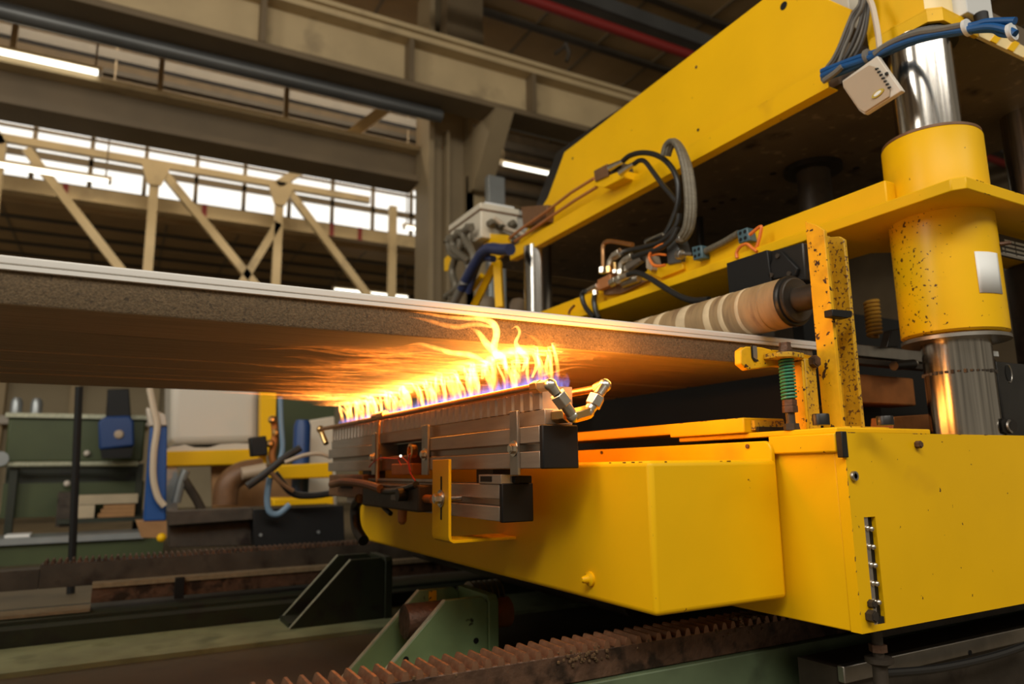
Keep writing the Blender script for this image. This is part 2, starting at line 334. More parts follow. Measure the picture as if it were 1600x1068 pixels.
ob('roof_hook', MB().tube([(4.88, 7.3, 6.62), (4.94, 7.3, 6.5), (4.9, 7.3, 6.36)], 0.03, 8).tube([(4.9, 7.3, 6.6), (4.72, 7.3, 6.42)], 0.025, 8), M['purlin'], label='small dark hook bracket over the crane girder', cat='hook')

# fluorescent tube lights
def tube_light(x0, x1, y, z, label):
    t = thing('tube_light', label, 'lamp', ((x0+x1)/2, y, z+0.05), 'fluorescent tube lights')
    ob('lit_tube', MB().tube([(x0, y, z), (x1, y, z)], 0.033, 10), M['lamp'], t)
    ob('fitting', box(x0-0.02, x1+0.02, y-0.02, y+0.06, z+0.036, z+0.07), M['cream'], t)
    for x in (x0+0.05, x1-0.05): ob('hanger_rod', box(x-0.01, x+0.01, y+0.01, y+0.03, z+0.07, 7.8), M['browncream'], t)
    for x in (x0, x1): ob('end_cap', MB().cyl((x-0.02, y, z), (x+0.02, y, z), 0.038, n=10), M['offwhite2'], t)
tube_light(-2.4, -0.49, 8.76, 5.49, 'lit tube light fixed along the pale top edge of the runway beam')
tube_light(-2.3, -0.36, 10.5, 4.86, 'lit tube light hanging across the truss below the roof glazing')
tube_light(5.60, 7.6, 10.5, 6.33, 'long lit tube light behind the sloping end of the yellow beam')
tube_light(5.16, 5.36, 10.5, 6.34, 'short end of lit tube light beside the grey duct post')
tube_light(3.32, 4.80, 13.0, 4.35, 'lit tube light low behind the slanted truss braces, just over the panel edge')
tube_light(4.13, 4.50, 11.4, 5.20, 'short lit tube light under the glazing beside the building column')
ob('duct_post', box(4.02, 4.26, 7.9, 8.02, 0.3, 4.82), M['duct'], label='pale grey square duct post beside the building column', cat='post', bevel=0.01)

# wall posts and shelf rails on the far beige wall
for i, x in enumerate((-2.1, -0.9, 0.5)):
    ob('wall_post', box(x, x+0.16, 16.25, 16.5, 0.3, 4.9), M['cream'], label='cream post on the far beige wall, '+('outermost one by the blue fittings', 'one above the green cabinet', 'one behind the blue pillar')[i], cat='post', group='wall posts')
ob('wall_rail', box(-3, 3, 16.1, 16.25, 1.95, 2.1), M['offwhite2'], label='pale rail along the far beige wall above the green cabinet', cat='rail')

# ---------------------------------------------------------------- press carriage (fixed base)
pb = thing('press_carriage', 'heavy yellow steel press carriage with slotted front plate on the near rack rail', 'press', (2.2, 2.2, 0.646))
sx0, sx1, sz0, sz1 = 1.442, 1.481, 0.661, 0.885
m = MB().box(1.40, sx0, 1.04, 1.066, 0.648, 1.069).box(sx1, 3.8, 1.04, 1.066, 0.648, 1.069).box(sx0, sx1, 1.04, 1.066, sz1, 1.069).box(sx0, sx1, 1.04, 1.066, 0.648, sz0)
fp = ob('front_plate', m, M['yellow'], pb)
ob('side_plate', box(1.401, 1.43, 1.0665, 1.75, 0.648, 1.03), M['yellow_clean'], pb, bevel=0.003)
ob('edge_bar', box(1.388, 1.45, 1.052, 1.24, 1.026, 1.069), M['yellow'], pb, bevel=0.004)
ob('corner_bar', box(1.386, 1.404, 1.034, 1.050, 1.014, 1.071), M['blackm'], pb, bevel=0.002)
ob('body', box(1.43, 3.8, 1.13, 4.4, 0.66, 1.06), M['darksteel'], pb)
ob('top_plate', box(1.425, 1.78, 1.075, 1.60, 1.069, 1.083), M['yellow'], pb, bevel=0.003)
# sheet-metal cover box
cov = ob('cover_box', box(1.0, 1.391, 1.2193, 3.35, 0.694, 1.013), M['yellow_clean'], pb, bevel=0.012, seg=4)
ob('cover_lip', MB().prism([(1.225, 1.0), (3.3, 1.0), (3.3, 1.058), (1.245, 1.058), (1.231, 1.052), (1.225, 1.038)], 'x', 1.378, 1.392), M['yellow'], cov, bevel=0.003)
for p in [(1.377,1.915,1.048), (1.377,1.296,1.047)]:
    ob('lip_screw', MB().cyl(p, (p[0]-0.003, p[1], p[2]), 0.0055, n=12), M['rust'], cov)
bp = (1.0,1.453,0.742)
m = MB().lathe([(0.017, 0), (0.017, -0.006), (0.010, -0.010), (0.008, -0.022), (0.0045, -0.026)], bp, 20, 'x')
ob('screw_boss', m, M['yellow_clean'], cov)
# bar on top with a shadow gap below and a recessed end
ob('guide_bar', MB().prism([(1.335, 1.083), (1.62, 1.083), (1.62, 1.092), (3.4, 1.092), (3.4, 1.122), (1.335, 1.122)], 'x', 1.41, 1.56), M['yellow'], pb, bevel=0.003)
ob('bar_recess', box(1.435, 1.545, 1.322, 1.336, 1.090, 1.115), M['yellow_rust'], pb)
ob('recess_dark', box(1.440, 1.535, 1.314, 1.322, 1.086, 1.098), M['blackm'], pb)  # black plate stands in for the dark of the end recess
# screws and marks on the front plate
def on_front(name, p, mb, mt): return ob(name, mb, mt, pb)
p = (1.419,1.04,0.974); on_front('socket_screw', p, capscrew(p, '-y', 0.011, 0.007), M['steel'])
p = (1.659,1.04,1.043); on_front('hex_bolt', p, hexbolt(p, '-y', 0.009, 0.012), M['rust'])
p = (1.426,1.04,0.682); on_front('hex_bolt', p, hexbolt(p, '-y', 0.013, 0.016), M['darksteel'])
p = (1.433,1.04,0.706); on_front('hex_bolt', p, hexbolt(p, '-y', 0.009, 0.012), M['darksteel'])
# roller chain standing in the slot
ch = ob('chain_link', box(sx0+0.002, 1.459, 1.043, 1.052, sz0, sz1), M['alu'], pb)
ob('slot_back', box(sx0, sx1, 1.050, 1.064, sz0, sz1), M['black'], pb)  # black sheet stands in for the shade inside the slot
ob('slot_insert', box(1.459, 1.480, 1.042, 1.052, sz0, sz0+0.014), M['blackm'], pb)
for k in range(5):
    z = 0.861-0.0385*k
    for dx in (0.0, 0.0135):
        ob('chain_pin', MB().ball((1.4535+dx, 1.043, z-dx*0.15), 0.0066, 6), M['nickel'], pb)
# cap screws standing on the top plate
for p, r, h in (((1.32,1.032,1.083), 0.0175, 0.024), ((1.475,0.989,1.083), 0.0175, 0.020)):
    ob('cap_screw', capscrew(p, 'z', r, h), M['blackm'], pb, bevel=0)
# adjusting foot under the corner
ft = thing('levelling_foot', 'dark screw foot standing under the corner of the yellow front plate', 'foot', (1.51, 1.10, 0.50))
q = (1.53, 1.10, 0.585)
ob('spindle', MB().lathe([(0.016, -0.12), (0.016, -0.03), (0.030, -0.022), (0.030, -0.012), (0.012, -0.010), (0.012, 0.045)], q, 20), M['darksteel'], ft)
ob('lock_nut', MB().cyl((q[0], q[1], q[2]+0.0), (q[0], q[1], q[2]+0.016), 0.019, n=6), M['rust'], ft)

# chipped paint along the exposed edges
rc_ = random.Random(5); chips = MB()
def chip(x, y, z, dx, dy, dz): chips.cyl((x-dx, y-dy, z-dz), (x+dx, y+dy, z+dz), rc_.uniform(0.0006, 0.0013), rc_.uniform(0.0003, 0.0012), 5)
for z, h in ((0.955, 0.004), (0.918, 0.002), (0.865, 0.009), (0.79, 0.002), (0.735, 0.005)): chip(1.0045, 1.2235, z, 0.0003, 0.0, h)
for z, h in ((0.99, 0.004), (0.962, 0.008), (0.93, 0.002), (0.86, 0.003), (0.80, 0.005), (0.775, 0.002), (0.73, 0.004), (0.69, 0.003)): chip(1.4005, 1.0402, z, 0.0005, 0.0, h)
for k in range(11): chip(rc_.uniform(1.42, 2.2), 1.0402, 1.0688, rc_.uniform(0.001, 0.007), 0.0, 0.0)
for k in range(4): chip(1.003, rc_.uniform(1.24, 1.6), 1.0105, 0.0, rc_.uniform(0.002, 0.006), 0.0)
for k in range(3): chip(rc_.uniform(1.02, 1.37), 1.2215, 1.0105, rc_.uniform(0.002, 0.006), 0.0, 0.0)
for k in range(5): chip(1.4105, rc_.uniform(1.35, 1.65), 1.1215, 0.0, rc_.uniform(0.002, 0.006), 0.0)
ob('paint_chip', chips, M['rust'], pb, kind='stuff', flat=True)
chips = MB()
for k in range(9): chip(rc_.uniform(1.96, 2.6), 1.0002, rc_.choice((1.7235, 1.7555)), rc_.uniform(0.002, 0.006), 0.0, 0.0)

# ---------------------------------------------------------------- guide columns
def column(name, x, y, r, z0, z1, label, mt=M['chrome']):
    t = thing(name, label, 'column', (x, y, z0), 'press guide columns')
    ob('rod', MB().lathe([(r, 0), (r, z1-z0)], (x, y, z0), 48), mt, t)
    return t
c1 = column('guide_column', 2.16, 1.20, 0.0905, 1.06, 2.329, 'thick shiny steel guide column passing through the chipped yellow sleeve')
ob('collar', MB().lathe([(0.110, 0), (0.110, 0.012), (0.092, 0.02)], (2.16, 1.2, 2.305), 40), M['blackm'], c1)
ring = MB()
for k in range(36):
    a = 2*math.pi*k/36; rr = random.uniform(0.002, 0.006)
    ring.box(2.16+0.0905*math.cos(a)-0.004, 2.16+0.0905*math.cos(a)+0.004, 1.2+0.0905*math.sin(a)-0.004, 1.2+0.0905*math.sin(a)+0.004, 1.256-rr, 1.257+rr*0.7)
ob('grease_ring', ring, M['darksteel'], c1, kind='stuff', flat=True)
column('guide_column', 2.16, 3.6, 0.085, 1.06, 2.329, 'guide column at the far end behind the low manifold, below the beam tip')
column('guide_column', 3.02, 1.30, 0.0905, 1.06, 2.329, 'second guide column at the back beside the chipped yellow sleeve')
rc = thing('press_ram', 'dark hydraulic ram rod with round collar under the press platen', 'ram', (2.68, 2.02, 1.76))
ob('rod', MB().lathe([(0.072, 0), (0.072, 0.569)], (2.68, 2.02, 1.76), 32), M['darksteel'], rc)
ob('collar', MB().lathe([(0.125, 0.545), (0.125, 0.569)], (2.68, 2.02, 1.76), 32), M['blackm'], rc)

# ---------------------------------------------------------------- yellow crosshead with sleeves
xh = thing('crosshead', 'long yellow press crosshead with flange plate and chipped cylindrical column sleeve', 'crosshead', (2.3, 2.4, 1.36))
ob('flange_plate', MB().prism([(1.946, 1.0), (3.3, 1.0), (3.3, 1.40), (2.42, 1.40), (2.255, 1.50), (2.255, 4.0), (1.925, 4.0), (1.925, 1.03)], 'z', 1.722, 1.757), M['yellow'], xh, bevel=0.003)
ob('paint_chip', chips, M['rust'], xh, kind='stuff', flat=True)
ob('web', box(1.985, 2.22, 1.25, 3.9, 1.757, 1.848), M['yellow_clean'], xh, bevel=0.004)
sl = ob('sleeve', MB().lathe([(0.130, 0), (0.1405, 0.006), (0.1405, 0.364)], (2.16, 1.2, 1.366), 56), M['sleeve'], xh)
ob('sleeve_ring', MB().lathe([(0.098, -0.004), (0.142, -0.002), (0.142, 0.008), (0.13, 0.012)], (2.16, 1.2, 1.351), 56), M['steel'], sl)
up_ = ob('sleeve_upper', MB().lathe([(0.1385, 0), (0.1385, 0.215), (0.134, 0.222)], (2.16, 1.2, 1.757), 56), M['yellow'], xh)
ob('sleeve_ring', MB().lathe([(0.128, 0), (0.136, 0.002), (0.136, 0.010), (0.094, 0.012)], (2.16, 1.2, 1.977), 56), M['brownblk'], up_)
# curved white sticker on the sleeve
st = MB(); vs = []; fs = []
for k in range(9):
    a = math.radians(-120+k*4.2)
    for z in (1.468, 1.588): vs.append((2.16+0.1418*math.cos(a), 1.2+0.1418*math.sin(a), z))
fs = [(2*k, 2*k+2, 2*k+3, 2*k+1) for k in range(8)]
st.add(vs, fs); so = ob('sticker', st, M['paper'], sl, label='blank white sticker'); sd_ = so.modifiers.new('thickness', 'SOLIDIFY'); sd_.thickness = 0.0012; sd_.offset = 0
for dx, dz in ((0.0, 0.0),):
    p = (2.16+0.1405*math.cos(math.radians(-68)), 1.2+0.1405*math.sin(math.radians(-68)), 1.625)
    ob('grease_nipple', MB().cyl(p, (p[0]+0.012, p[1]-0.018, p[2]), 0.006, n=10).ball((p[0]+0.013, p[1]-0.020, p[2]), 0.006, 5), M['rust'], sl)
ob('sleeve', MB().lathe([(0.14, 0), (0.14, 0.356)], (3.02, 1.30, 1.366), 40), M['darksteel'], xh)

# ---------------------------------------------------------------- upper platen, beam plate, brackets
pl = thing('press_platen', 'dark scratched steel platen with drilled holes above the yellow crosshead', 'platen', (2.7, 2.4, 2.329))
ob('plate', MB().prism([(2.36, 1.10), (3.265, 1.10), (3.265, 4.1), (2.157, 4.1), (2.157, 1.42), (2.36, 1.42)], 'z', 2.329, 2.46), M['platen'], pl)
ob('corner_plate', MB().prism([(2.085, 1.125), (2.115, 1.105), (2.36, 1.105), (2.36, 1.42), (2.157, 1.42), (2.085, 1.38)], 'z', 2.329, 2.352), M['platen'], pl)
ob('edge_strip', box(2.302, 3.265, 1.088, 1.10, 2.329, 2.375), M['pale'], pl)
for i in range(3):
    x = 2.36+i*0.10
    ob('hazard_stripe', MB().prism([(x, 2.329), (x+0.035, 2.329), (x+0.085, 2.375), (x+0.05, 2.375)], 'y', 1.085, 1.0885), M['yellow_clean'], pl)
for p in [(2.537,2.554,2.328), (2.626,2.533,2.328), (2.645,2.469,2.328), (2.865,1.933,2.328), (2.651,2.616,2.328), (2.572,2.151,2.328)]:
    ob('drilled_hole', MB().cyl(p, (p[0], p[1], p[2]+0.0006), 0.016, n=14), M['black'], pl)
ob('hanging_pin', MB().cyl((2.68, 2.75, 2.329), (2.68, 2.75, 2.05), 0.02, n=12), M['blackm'], pl)
sp = thing('beam_plate', 'large yellow side plate of the press beam with cut corners and bolt hole', 'beam', (2.1, 2.6, 2.33))
prof = [(p[1], p[2]) for p in [(2.155,3.945,2.368), (2.155,3.458,2.6), (2.155,3.264,2.81), (2.155,1.677,2.855), (2.155,1.607,2.794), (2.155,1.409,2.574), (2.155,1.517,2.403), (2.155,1.52,2.36)]]
ob('plate', MB().prism(prof, 'x', 2.155, 2.185), M['yellow_clean'], sp, bevel=0.003)
ob('back_plate', MB().prism([(3.90, 2.37), (3.676, 2.651), (3.431, 2.889), (2.964, 2.884), (1.8, 2.82), (1.8, 2.37)], 'x', 2.21, 2.30), M['blackm'], sp)
ob('cable_channel', MB().prism([(2.152, 2.304), (2.152, 2.309), (2.105, 2.309), (2.105, 2.386), (2.100, 2.386), (2.100, 2.304)], 'y', 1.49, 3.84), M['yellow'], sp, bevel=0.001)
h = (2.155,1.686,2.763)
ob('bolt_hole', MB().cyl((h[0]-0.0012, h[1], h[2]), (h[0], h[1], h[2]), 0.0165, n=20), M['black'], sp)
for p in [(2.155,3.178,2.736), (2.155,2.172,2.763), (2.155,2.185,2.467)]:
    ob('screw', MB().cyl((p[0]-0.002, p[1], p[2]), p, 0.007, n=10), M['rust'], sp)
# corner bracket on the platen
cb = thing('corner_bracket', 'yellow boxed corner bracket above the guide column with pale end coloured like glare', 'bracket', (2.0, 1.2, 2.33))
fpt = [(p[0], p[1]) for p in [(2.07,1.307,2.329), (2.078,1.118,2.329), (2.113,1.09,2.329), (2.16,1.094,2.329)]]
ob('foot_plate', MB().prism([fpt[0], fpt[1], fpt[2], (2.30, fpt[2][1]), (2.30, fpt[2][1]+0.013), (fpt[2][0]+0.003, fpt[2][1]+0.013), (fpt[1][0]+0.011, fpt[1][1]+0.007), (fpt[0][0]+0.011, fpt[0][1])], 'z', 2.327, 2.366), M['yellow'], cb)
bx = [(q[0]+0.022, q[1]+0.016) for q in fpt[:2]]
ob('foot_top', MB().prism([fpt[0], fpt[1], fpt[2], (2.30, fpt[2][1]), (2.30, fpt[0][1])], 'z', 2.3665, 2.372), M['yellow'], cb)
ob('side_face', MB().prism([bx[0], bx[1], (bx[1][0]+0.02, bx[1][1]+0.02), (bx[0][0]+0.02, bx[0][1])], 'z', 2.366, 2.75), M['yellow'], cb)
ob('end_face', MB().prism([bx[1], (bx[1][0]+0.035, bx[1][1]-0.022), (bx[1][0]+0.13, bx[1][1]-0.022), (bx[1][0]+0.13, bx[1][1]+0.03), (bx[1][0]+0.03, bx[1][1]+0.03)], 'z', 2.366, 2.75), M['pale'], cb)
c2 = thing('control_box', 'white sheet-metal box standing behind the loose cable bundle', 'box', (2.24, 1.6, 2.55))
ob('housing', box(2.22, 2.32, 1.46, 1.64, 2.56, 2.95), M['ivory'], c2, bevel=0.004)
ob('mounting_strip', box(2.215, 2.222, 1.638, 1.648, 2.54, 2.95), M['yellow_clean'], c2)
c3 = thing('control_box', 'white sheet-metal box with a black cable gland beside the corner bracket', 'box', (2.19, 1.05, 2.38))
q = (2.217,1.07,2.442); q2 = (2.365,1.07,2.396)
ob('housing', box(q[0], q2[0], 1.07, 1.17, 2.376, 2.80), M['white'], c3, bevel=0.003)
gl = (2.258,1.055,2.343)
ob('cable_gland', MB().lathe([(0.020, -0.01), (0.020, 0.02), (0.018, 0.022)], (gl[0], 1.055, gl[2]+0.008), 20), M['black'], c3)

# ---------------------------------------------------------------- posts, spring stop, roller
gp = thing('stop_post', 'chipped yellow U-channel stop post standing on the carriage top plate beside the spring', 'post', (1.59, 1.18, 1.083))
ob('flange', MB().prism([(1.207, 1.083), (1.152, 1.083), (1.152, 1.592), (1.172, 1.612), (1.207, 1.634)], 'x', 1.55, 1.562), M['yellow_worn'], gp, bevel=0.002)
ob('web', box(1.562, 1.63, 1.195, 1.207, 1.083, 1.60), M['yellow_rust'], gp)
ob('flange', MB().prism([(1.207, 1.083), (1.152, 1.083), (1.152, 1.578), (1.165, 1.59), (1.207, 1.60)], 'x', 1.625, 1.637), M['yellow_rust'], gp, bevel=0.002)
ob('foot', box(1.535, 1.70, 1.13, 1.24, 1.083, 1.090), M['yellow_worn'], gp, bevel=0.002)
q = (1.562,1.145,1.366)
ckb = ob('clamp_block', MB().prism([(q[0]-0.045, q[2]-0.008), (q[0]+0.012, q[2]-0.008), (q[0]+0.030, q[2]), (q[0]+0.030, q[2]+0.013), (q[0]-0.045, q[2]+0.010)], 'y', 1.125, 1.15), M['black'], gp, bevel=0.002)
ob('clamp_screw', capscrew((q[0]+0.030, 1.138, q[2]+0.004), 'x', 0.007, 0.008), M['steel'], ckb)

ss = thing('spring_stop', 'chipped yellow lever with slotted arm and upright carried by a green spring bolt', 'lever', (1.45, 1.22, 1.083))
yb = 1.235
arm = [(1.312,1.235,1.277), (1.33,1.235,1.287), (1.385,1.235,1.289), (1.419,1.235,1.285), (1.481,1.235,1.286), (1.585,1.235,1.278), (1.582,1.235,1.244), (1.432,1.235,1.244), (1.333,1.235,1.229), (1.31,1.235,1.243)]
ob('arm', MB().prism([(p[0], p[2]) for p in arm], 'y', yb, yb+0.022), M['yellow_worn'], ss, bevel=0.003)
s0 = (1.357,1.235,1.269)
sl_ = MB().prism([(s0[0]-0.008, s0[2]+0.021), (s0[0]-0.008, s0[2]-0.008), (s0[0]-0.003, s0[2]-0.014), (s0[0]+0.004, s0[2]-0.014), (s0[0]+0.009, s0[2]-0.008), (s0[0]+0.009, s0[2]+0.021)], 'y', yb-0.0015, yb+0.001)
ob('arm_slot', sl_, M['steel'], ss)
ob('slot_rim', MB().prism([(s0[0]-0.011, s0[2]+0.021), (s0[0]-0.011, s0[2]-0.009), (s0[0]-0.004, s0[2]-0.018), (s0[0]+0.005, s0[2]-0.018), (s0[0]+0.005, s0[2]-0.015), (s0[0]-0.007, s0[2]-0.008), (s0[0]-0.007, s0[2]+0.021)], 'y', yb-0.003, yb), M['blackm'], ss)
ob('upright', box(1.487, 1.528, 1.195, 1.235, 1.083, 1.262), M['yellow_rust'], ss, bevel=0.003)
ob('upright_face', box(1.479, 1.4868, 1.197, 1.26, 1.083, 1.255), M['yellow_worn'], ss, bevel=0.002)
pv = (1.516,1.19,1.254)
ob('pivot_bolt', hexbolt((pv[0], 1.195, pv[2]), '-y', 0.016, 0.014), M['rust'], ss)
sx, sy = 1.436, 1.208
tabz = (1.432,1.208,1.265)[2]
ob('spring_tab', MB().prism([(sx-0.048, sy-0.018), (sx-0.02, sy-0.036), (sx+0.03, sy-0.03), (sx+0.055, sy+0.0), (sx+0.055, sy+0.03), (sx-0.048, sy+0.03)], 'z', tabz-0.007, tabz+0.006), M['yellow_rust'], ss, bevel=0.002)
zt, zb = tabz-0.008, (1.43,1.208,1.157)[2]
ob('coil_spring', MB().helix((sx, sy), 0.0165, zb, zt, 12, 0.0032), M['springgreen'], ss)
ob('spring_core', MB().cyl((sx, sy, zb), (sx, sy, zt), 0.0145, n=16), M['green_dark'], ss)
ob('bolt_shank', MB().cyl((sx, sy, 1.083), (sx, sy, zb), 0.0105, n=14), M['darksteel'], ss)
ob('adjusting_nut', MB().cyl((sx, sy, zb-0.014), (sx, sy, zb), 0.0175, n=6).cyl((sx, sy, zb-0.031), (sx, sy, zb-0.015), 0.0185, n=6), M['rust'], ss)
ob('base_nut', MB().cyl((sx, sy, 1.083), (sx, sy, 1.099), 0.0185, n=6), M['darksteel'], ss)
ob('bolt_head', MB().cyl((sx, sy, tabz+0.006), (sx, sy, tabz+0.012), 0.015, n=16).cyl((sx, sy, tabz+0.012), (sx, sy, tabz+0.022), 0.0165, n=6).cyl((sx, sy, tabz+0.022), (sx, sy, tabz+0.034), 0.0145, n=6), M['rust'], ss)

ro = thing('press_roller', 'long worn tan roller with pale wear bands lying over the panel', 'roller', (1.70, 2.6, 1.40))
rx, rz, rr = 1.69, 1.468, 0.0735
ob('sleeve', MB().lathe([(rr-0.004, 0), (rr, 0.004), (rr, 0.070), (rr-0.002, 0.071), (rr-0.002, 0.075), (rr, 0.076), (rr, 2.3)], (rx, 1.375, rz), 48, 'y'), M['roller'], ro)
ob('end_ring', MB().lathe([(0.050, -0.012), (0.062, -0.014), (0.066, -0.012), (0.066, 0.0)], (rx, 1.375, rz), 40, 'y'), M['darksteel'], ro)
ob('end_cap', MB().lathe([(rr, -0.0), (rr+0.002, 0.003), (rr+0.002, 0.014), (rr, 0.016)], (rx, 1.372, rz), 40, 'y'), M['blackm'], ro)
ob('shaft', MB().cyl((rx, 1.26, rz), (rx, 1.40, rz), 0.036, n=24), M['darksteel'], ro)
for y0, w_ in ((1.523, 0.012), (1.588, 0.018), (1.645, 0.026), (1.758, 0.042), (1.89, 0.03), (1.98, 0.05), (2.12, 0.05)):
    ob('wear_band', MB().lathe([(rr, 0), (rr+0.0008, 0.002), (rr+0.0008, w_), (rr, w_+0.002)], (rx, y0, rz), 48, 'y'), M['rollerband'], ro)
ob('bearing_arm', box(1.655, 1.72, 1.245, 1.285, 1.36, 1.52), M['blackm'], ro, bevel=0.004)

# black drive motor over the roller
dm = thing('drive_motor', 'matt black motor box with ribbed gear cover above the roller end', 'motor', (1.8,1.595,1.549))
ob('housing', MB().prism([(p[1], p[2]) for p in [(1.8,1.733,1.69), (1.8,1.554,1.688), (1.8,1.546,1.577), (1.8,1.73,1.572)]], 'x', 1.80, 1.93), M['black'], dm, bevel=0.003)
cvr = ob('gear_cover', MB().prism([(p[1], p[2]) for p in [(1.82,1.567,1.688), (1.82,1.432,1.68), (1.82,1.431,1.559), (1.82,1.563,1.584)]], 'x', 1.82, 1.92), M['blackm'], dm, bevel=0.004)
cc = (1.815,1.516,1.657); dd = (1.815,1.478,1.589); ee = (1.815,1.547,1.601)
ob('cover_arm', MB().prism([(cc[1]+0.02, cc[2]+0.005), (cc[1]-0.01, cc[2]+0.015), (dd[1]-0.03, dd[2]+0.01), (dd[1]-0.02, dd[2]-0.012), (ee[1]+0.01, ee[2]-0.012), (ee[1]+0.02, ee[2]+0.01)], 'x', 1.806, 1.82), M['black'], cvr, bevel=0.003)
for q_ in (cc, dd, ee): ob('cover_bolt', MB().cyl((1.80, q_[1], q_[2]), (1.815, q_[1], q_[2]), 0.008, n=8), M['darksteel'], cvr)
ob('drive_shaft', MB().cyl((1.87,1.469,1.595), (1.87,1.415,1.599), 0.012, n=12), M['steel'], dm)

# ---------------------------------------------------------------- sandwich panel
pn = thing('sandwich_panel', 'wide sandwich panel with white metal skin and grainy brown core passing over the flames', 'panel', (0.2, 2.1, 1.297))
x0, x1 = -2.2, 1.945
core = MB().prism([(1.5, 1.300), (1.503, 1.297), (1.74, 1.297), (1.745, 1.2985), (1.752, 1.2985), (1.757, 1.297), (2.05, 1.297), (2.056, 1.3045), (2.075, 1.3045), (2.081, 1.297), (2.24, 1.297),
     (2.244, 1.301), (2.252, 1.301), (2.256, 1.297), (2.40, 1.297), (2.404, 1.301), (2.410, 1.301), (2.414, 1.297), (2.50, 1.297), (2.507, 1.306), (2.53, 1.306), (2.537, 1.297), (2.805, 1.297), (2.81, 1.302), (2.81, 1.365), (1.5, 1.365)], 'x', x0, 1.905)
ob('core', core, M['under'], pn)
ob('core_edge', MB().prism([(1.5005, 1.2985), (1.4985, 1.302), (1.4985, 1.363), (1.5005, 1.3635)], 'x', x0, 1.905), M['core'], pn)
sk = MB().prism([(1.493, 1.357), (1.4905, 1.3585), (1.4905, 1.366), (1.4945, 1.368), (1.4905, 1.370), (1.4905, 1.380), (1.494, 1.3835), (1.50, 1.3855), (2.815, 1.3855), (2.815, 1.366), (1.5, 1.366)], 'x', x0, x1)
ob('top_skin', sk, M['skin'], pn, sharp=0.3)

# ---------------------------------------------------------------- gas burner
bu = thing('gas_burner', 'gas burner bar of aluminium profiles and metal fins with copper pipes under the panel', 'burner', (0.9, 2.4, 0.867))
def profile(xa, xb, z0, z1, y0, y1, parent, name='profile', g=0.02):
    zm = (z0+z1)/2; h = (z1-z0)*0.10
    p = [(xa, z0), (xb, z0), (xb, z1), (xa, z1), (xa, zm+h), (xa+g, zm+h), (xa+g, zm-h), (xa, zm-h)]
    return ob(name, MB().prism(p, 'y', y0, y1), M['alu'], parent, bevel=0.002)
profile(0.85, 0.946, 1.0, 1.098, 1.425, 2.13, bu)
profile(0.85, 0.946, 1.0, 1.098, 2.62, 3.32, bu)
ob('back_rail', box(0.935, 0.946, 2.13, 2.62, 1.0, 1.098), M['darksteel'], bu)
ob('end_cap', box(0.849, 0.947, 1.409, 1.4245, 0.999, 1.099), M['black'], bu, bevel=0.003)
ob('gas_manifold', box(0.868, 0.945, 1.428, 3.34, 1.1005, 1.137), M['alu'], bu, bevel=0.002)
pf = 0.046
fin0 = None
for i in range(41):
    y = 1.448+i*pf
    if fin0 is None:
        fin0 = ob('burner_fin', MB().prism([(0.866, y), (0.871, y-0.006), (0.955, y-0.006), (0.955, y+0.036), (0.871, y+0.036), (0.866, y+0.030)], 'z', 1.1375, 1.193), M['fin'], bu)
    else:
        copy_to(fin0, bu, (0, i*pf, 0))
for y, w_ in ((1.535, 0.038), (2.115, 0.05), (2.63, 0.04)):
    s_ = ob('strap', box(0.842, 0.8495, y-w_/2, y+w_/2, 0.985, 1.139), M['steel'], bu, bevel=0.001)
    ob('strap_bolt', hexbolt((0.842, y-0.002, 1.048), '-x', 0.0125, 0.012, 0.019), M['nickel'], s_)
# copper pipes
t1 = (0.85,1.414,1.188); t2 = (0.85,3.487,1.2)
ob('gas_pipe', MB().tube([t1, t2], 0.0095, 14), M['copper'], bu)
ob('pipe_union', MB().cyl((0.85, 2.52, t2[2]+0.003), (0.85, 2.60, t2[2]+0.003), 0.014, n=6).cyl((0.85, 2.60, t2[2]+0.003), (0.85, 2.66, t2[2]+0.003), 0.012, n=14), M['copper'], bu)
ob('pipe_drop', tube([(0.85, 2.59, 1.19), (0.848, 2.59, 1.15), (0.846, 2.59, 0.93)], 0.007, 10), M['copper'], bu)
ob('pipe_elbow', MB().ball(t2, 0.019, 6).tube([t2, (t2[0]+0.01, t2[1]-0.01, t2[2]-0.03), (t2[0]+0.02, t2[1]-0.04, t2[2]-0.07)], 0.013, 12), M['brass'], bu)
e2 = (1.0,1.398,1.187)
ob('gas_pipe', MB().tube([e2, (1.0, 3.3, e2[2])], 0.0095, 14), M['copper'], bu)
# V of compression fittings joining both pipes at the near end
V = [(0.839,1.395,1.185), (0.843,1.36,1.184), (0.857,1.355,1.164), (0.877,1.355,1.141), (0.901,1.36,1.116), (0.924,1.365,1.121), (0.945,1.365,1.126), (0.958,1.362,1.141), (0.971,1.36,1.164), (1.0,1.37,1.191), (0.998,1.4,1.187)]
fi = ob('pipe_fitting', MB().tube([V[0], V[1]], 0.0135, 6).ball(V[1], 0.0155, 6), M['nickel'], bu)
ob('pipe_fitting', MB().tube([V[1], V[2]], 0.0115, 14, radii=[0.014, 0.0105]), M['nickel'], bu)
ob('hex_nut', MB().tube([V[2], V[3]], 0.0205, 6), M['nickel'], bu, bevel=0.0015)
ob('pipe_fitting', MB().tube([V[3], V[4]], 0.013, 14).ball(V[4], 0.0155, 6), M['nickel'], bu)
ob('hex_nut', MB().tube([V[4], V[6]], 0.017, 6), M['brass'], bu, bevel=0.0015)
ob('pipe_fitting', MB().ball(V[6], 0.0165, 6).tube([V[6], V[7]], 0.0135, 14), M['nickel'], bu)
ob('hex_nut', MB().tube([V[7], V[8]], 0.020, 6), M['nickel'], bu, bevel=0.0015)
ob('pipe_fitting', MB().tube([V[8], V[9]], 0.013, 14).ball(V[9], 0.0165, 6), M['nickel'], bu)
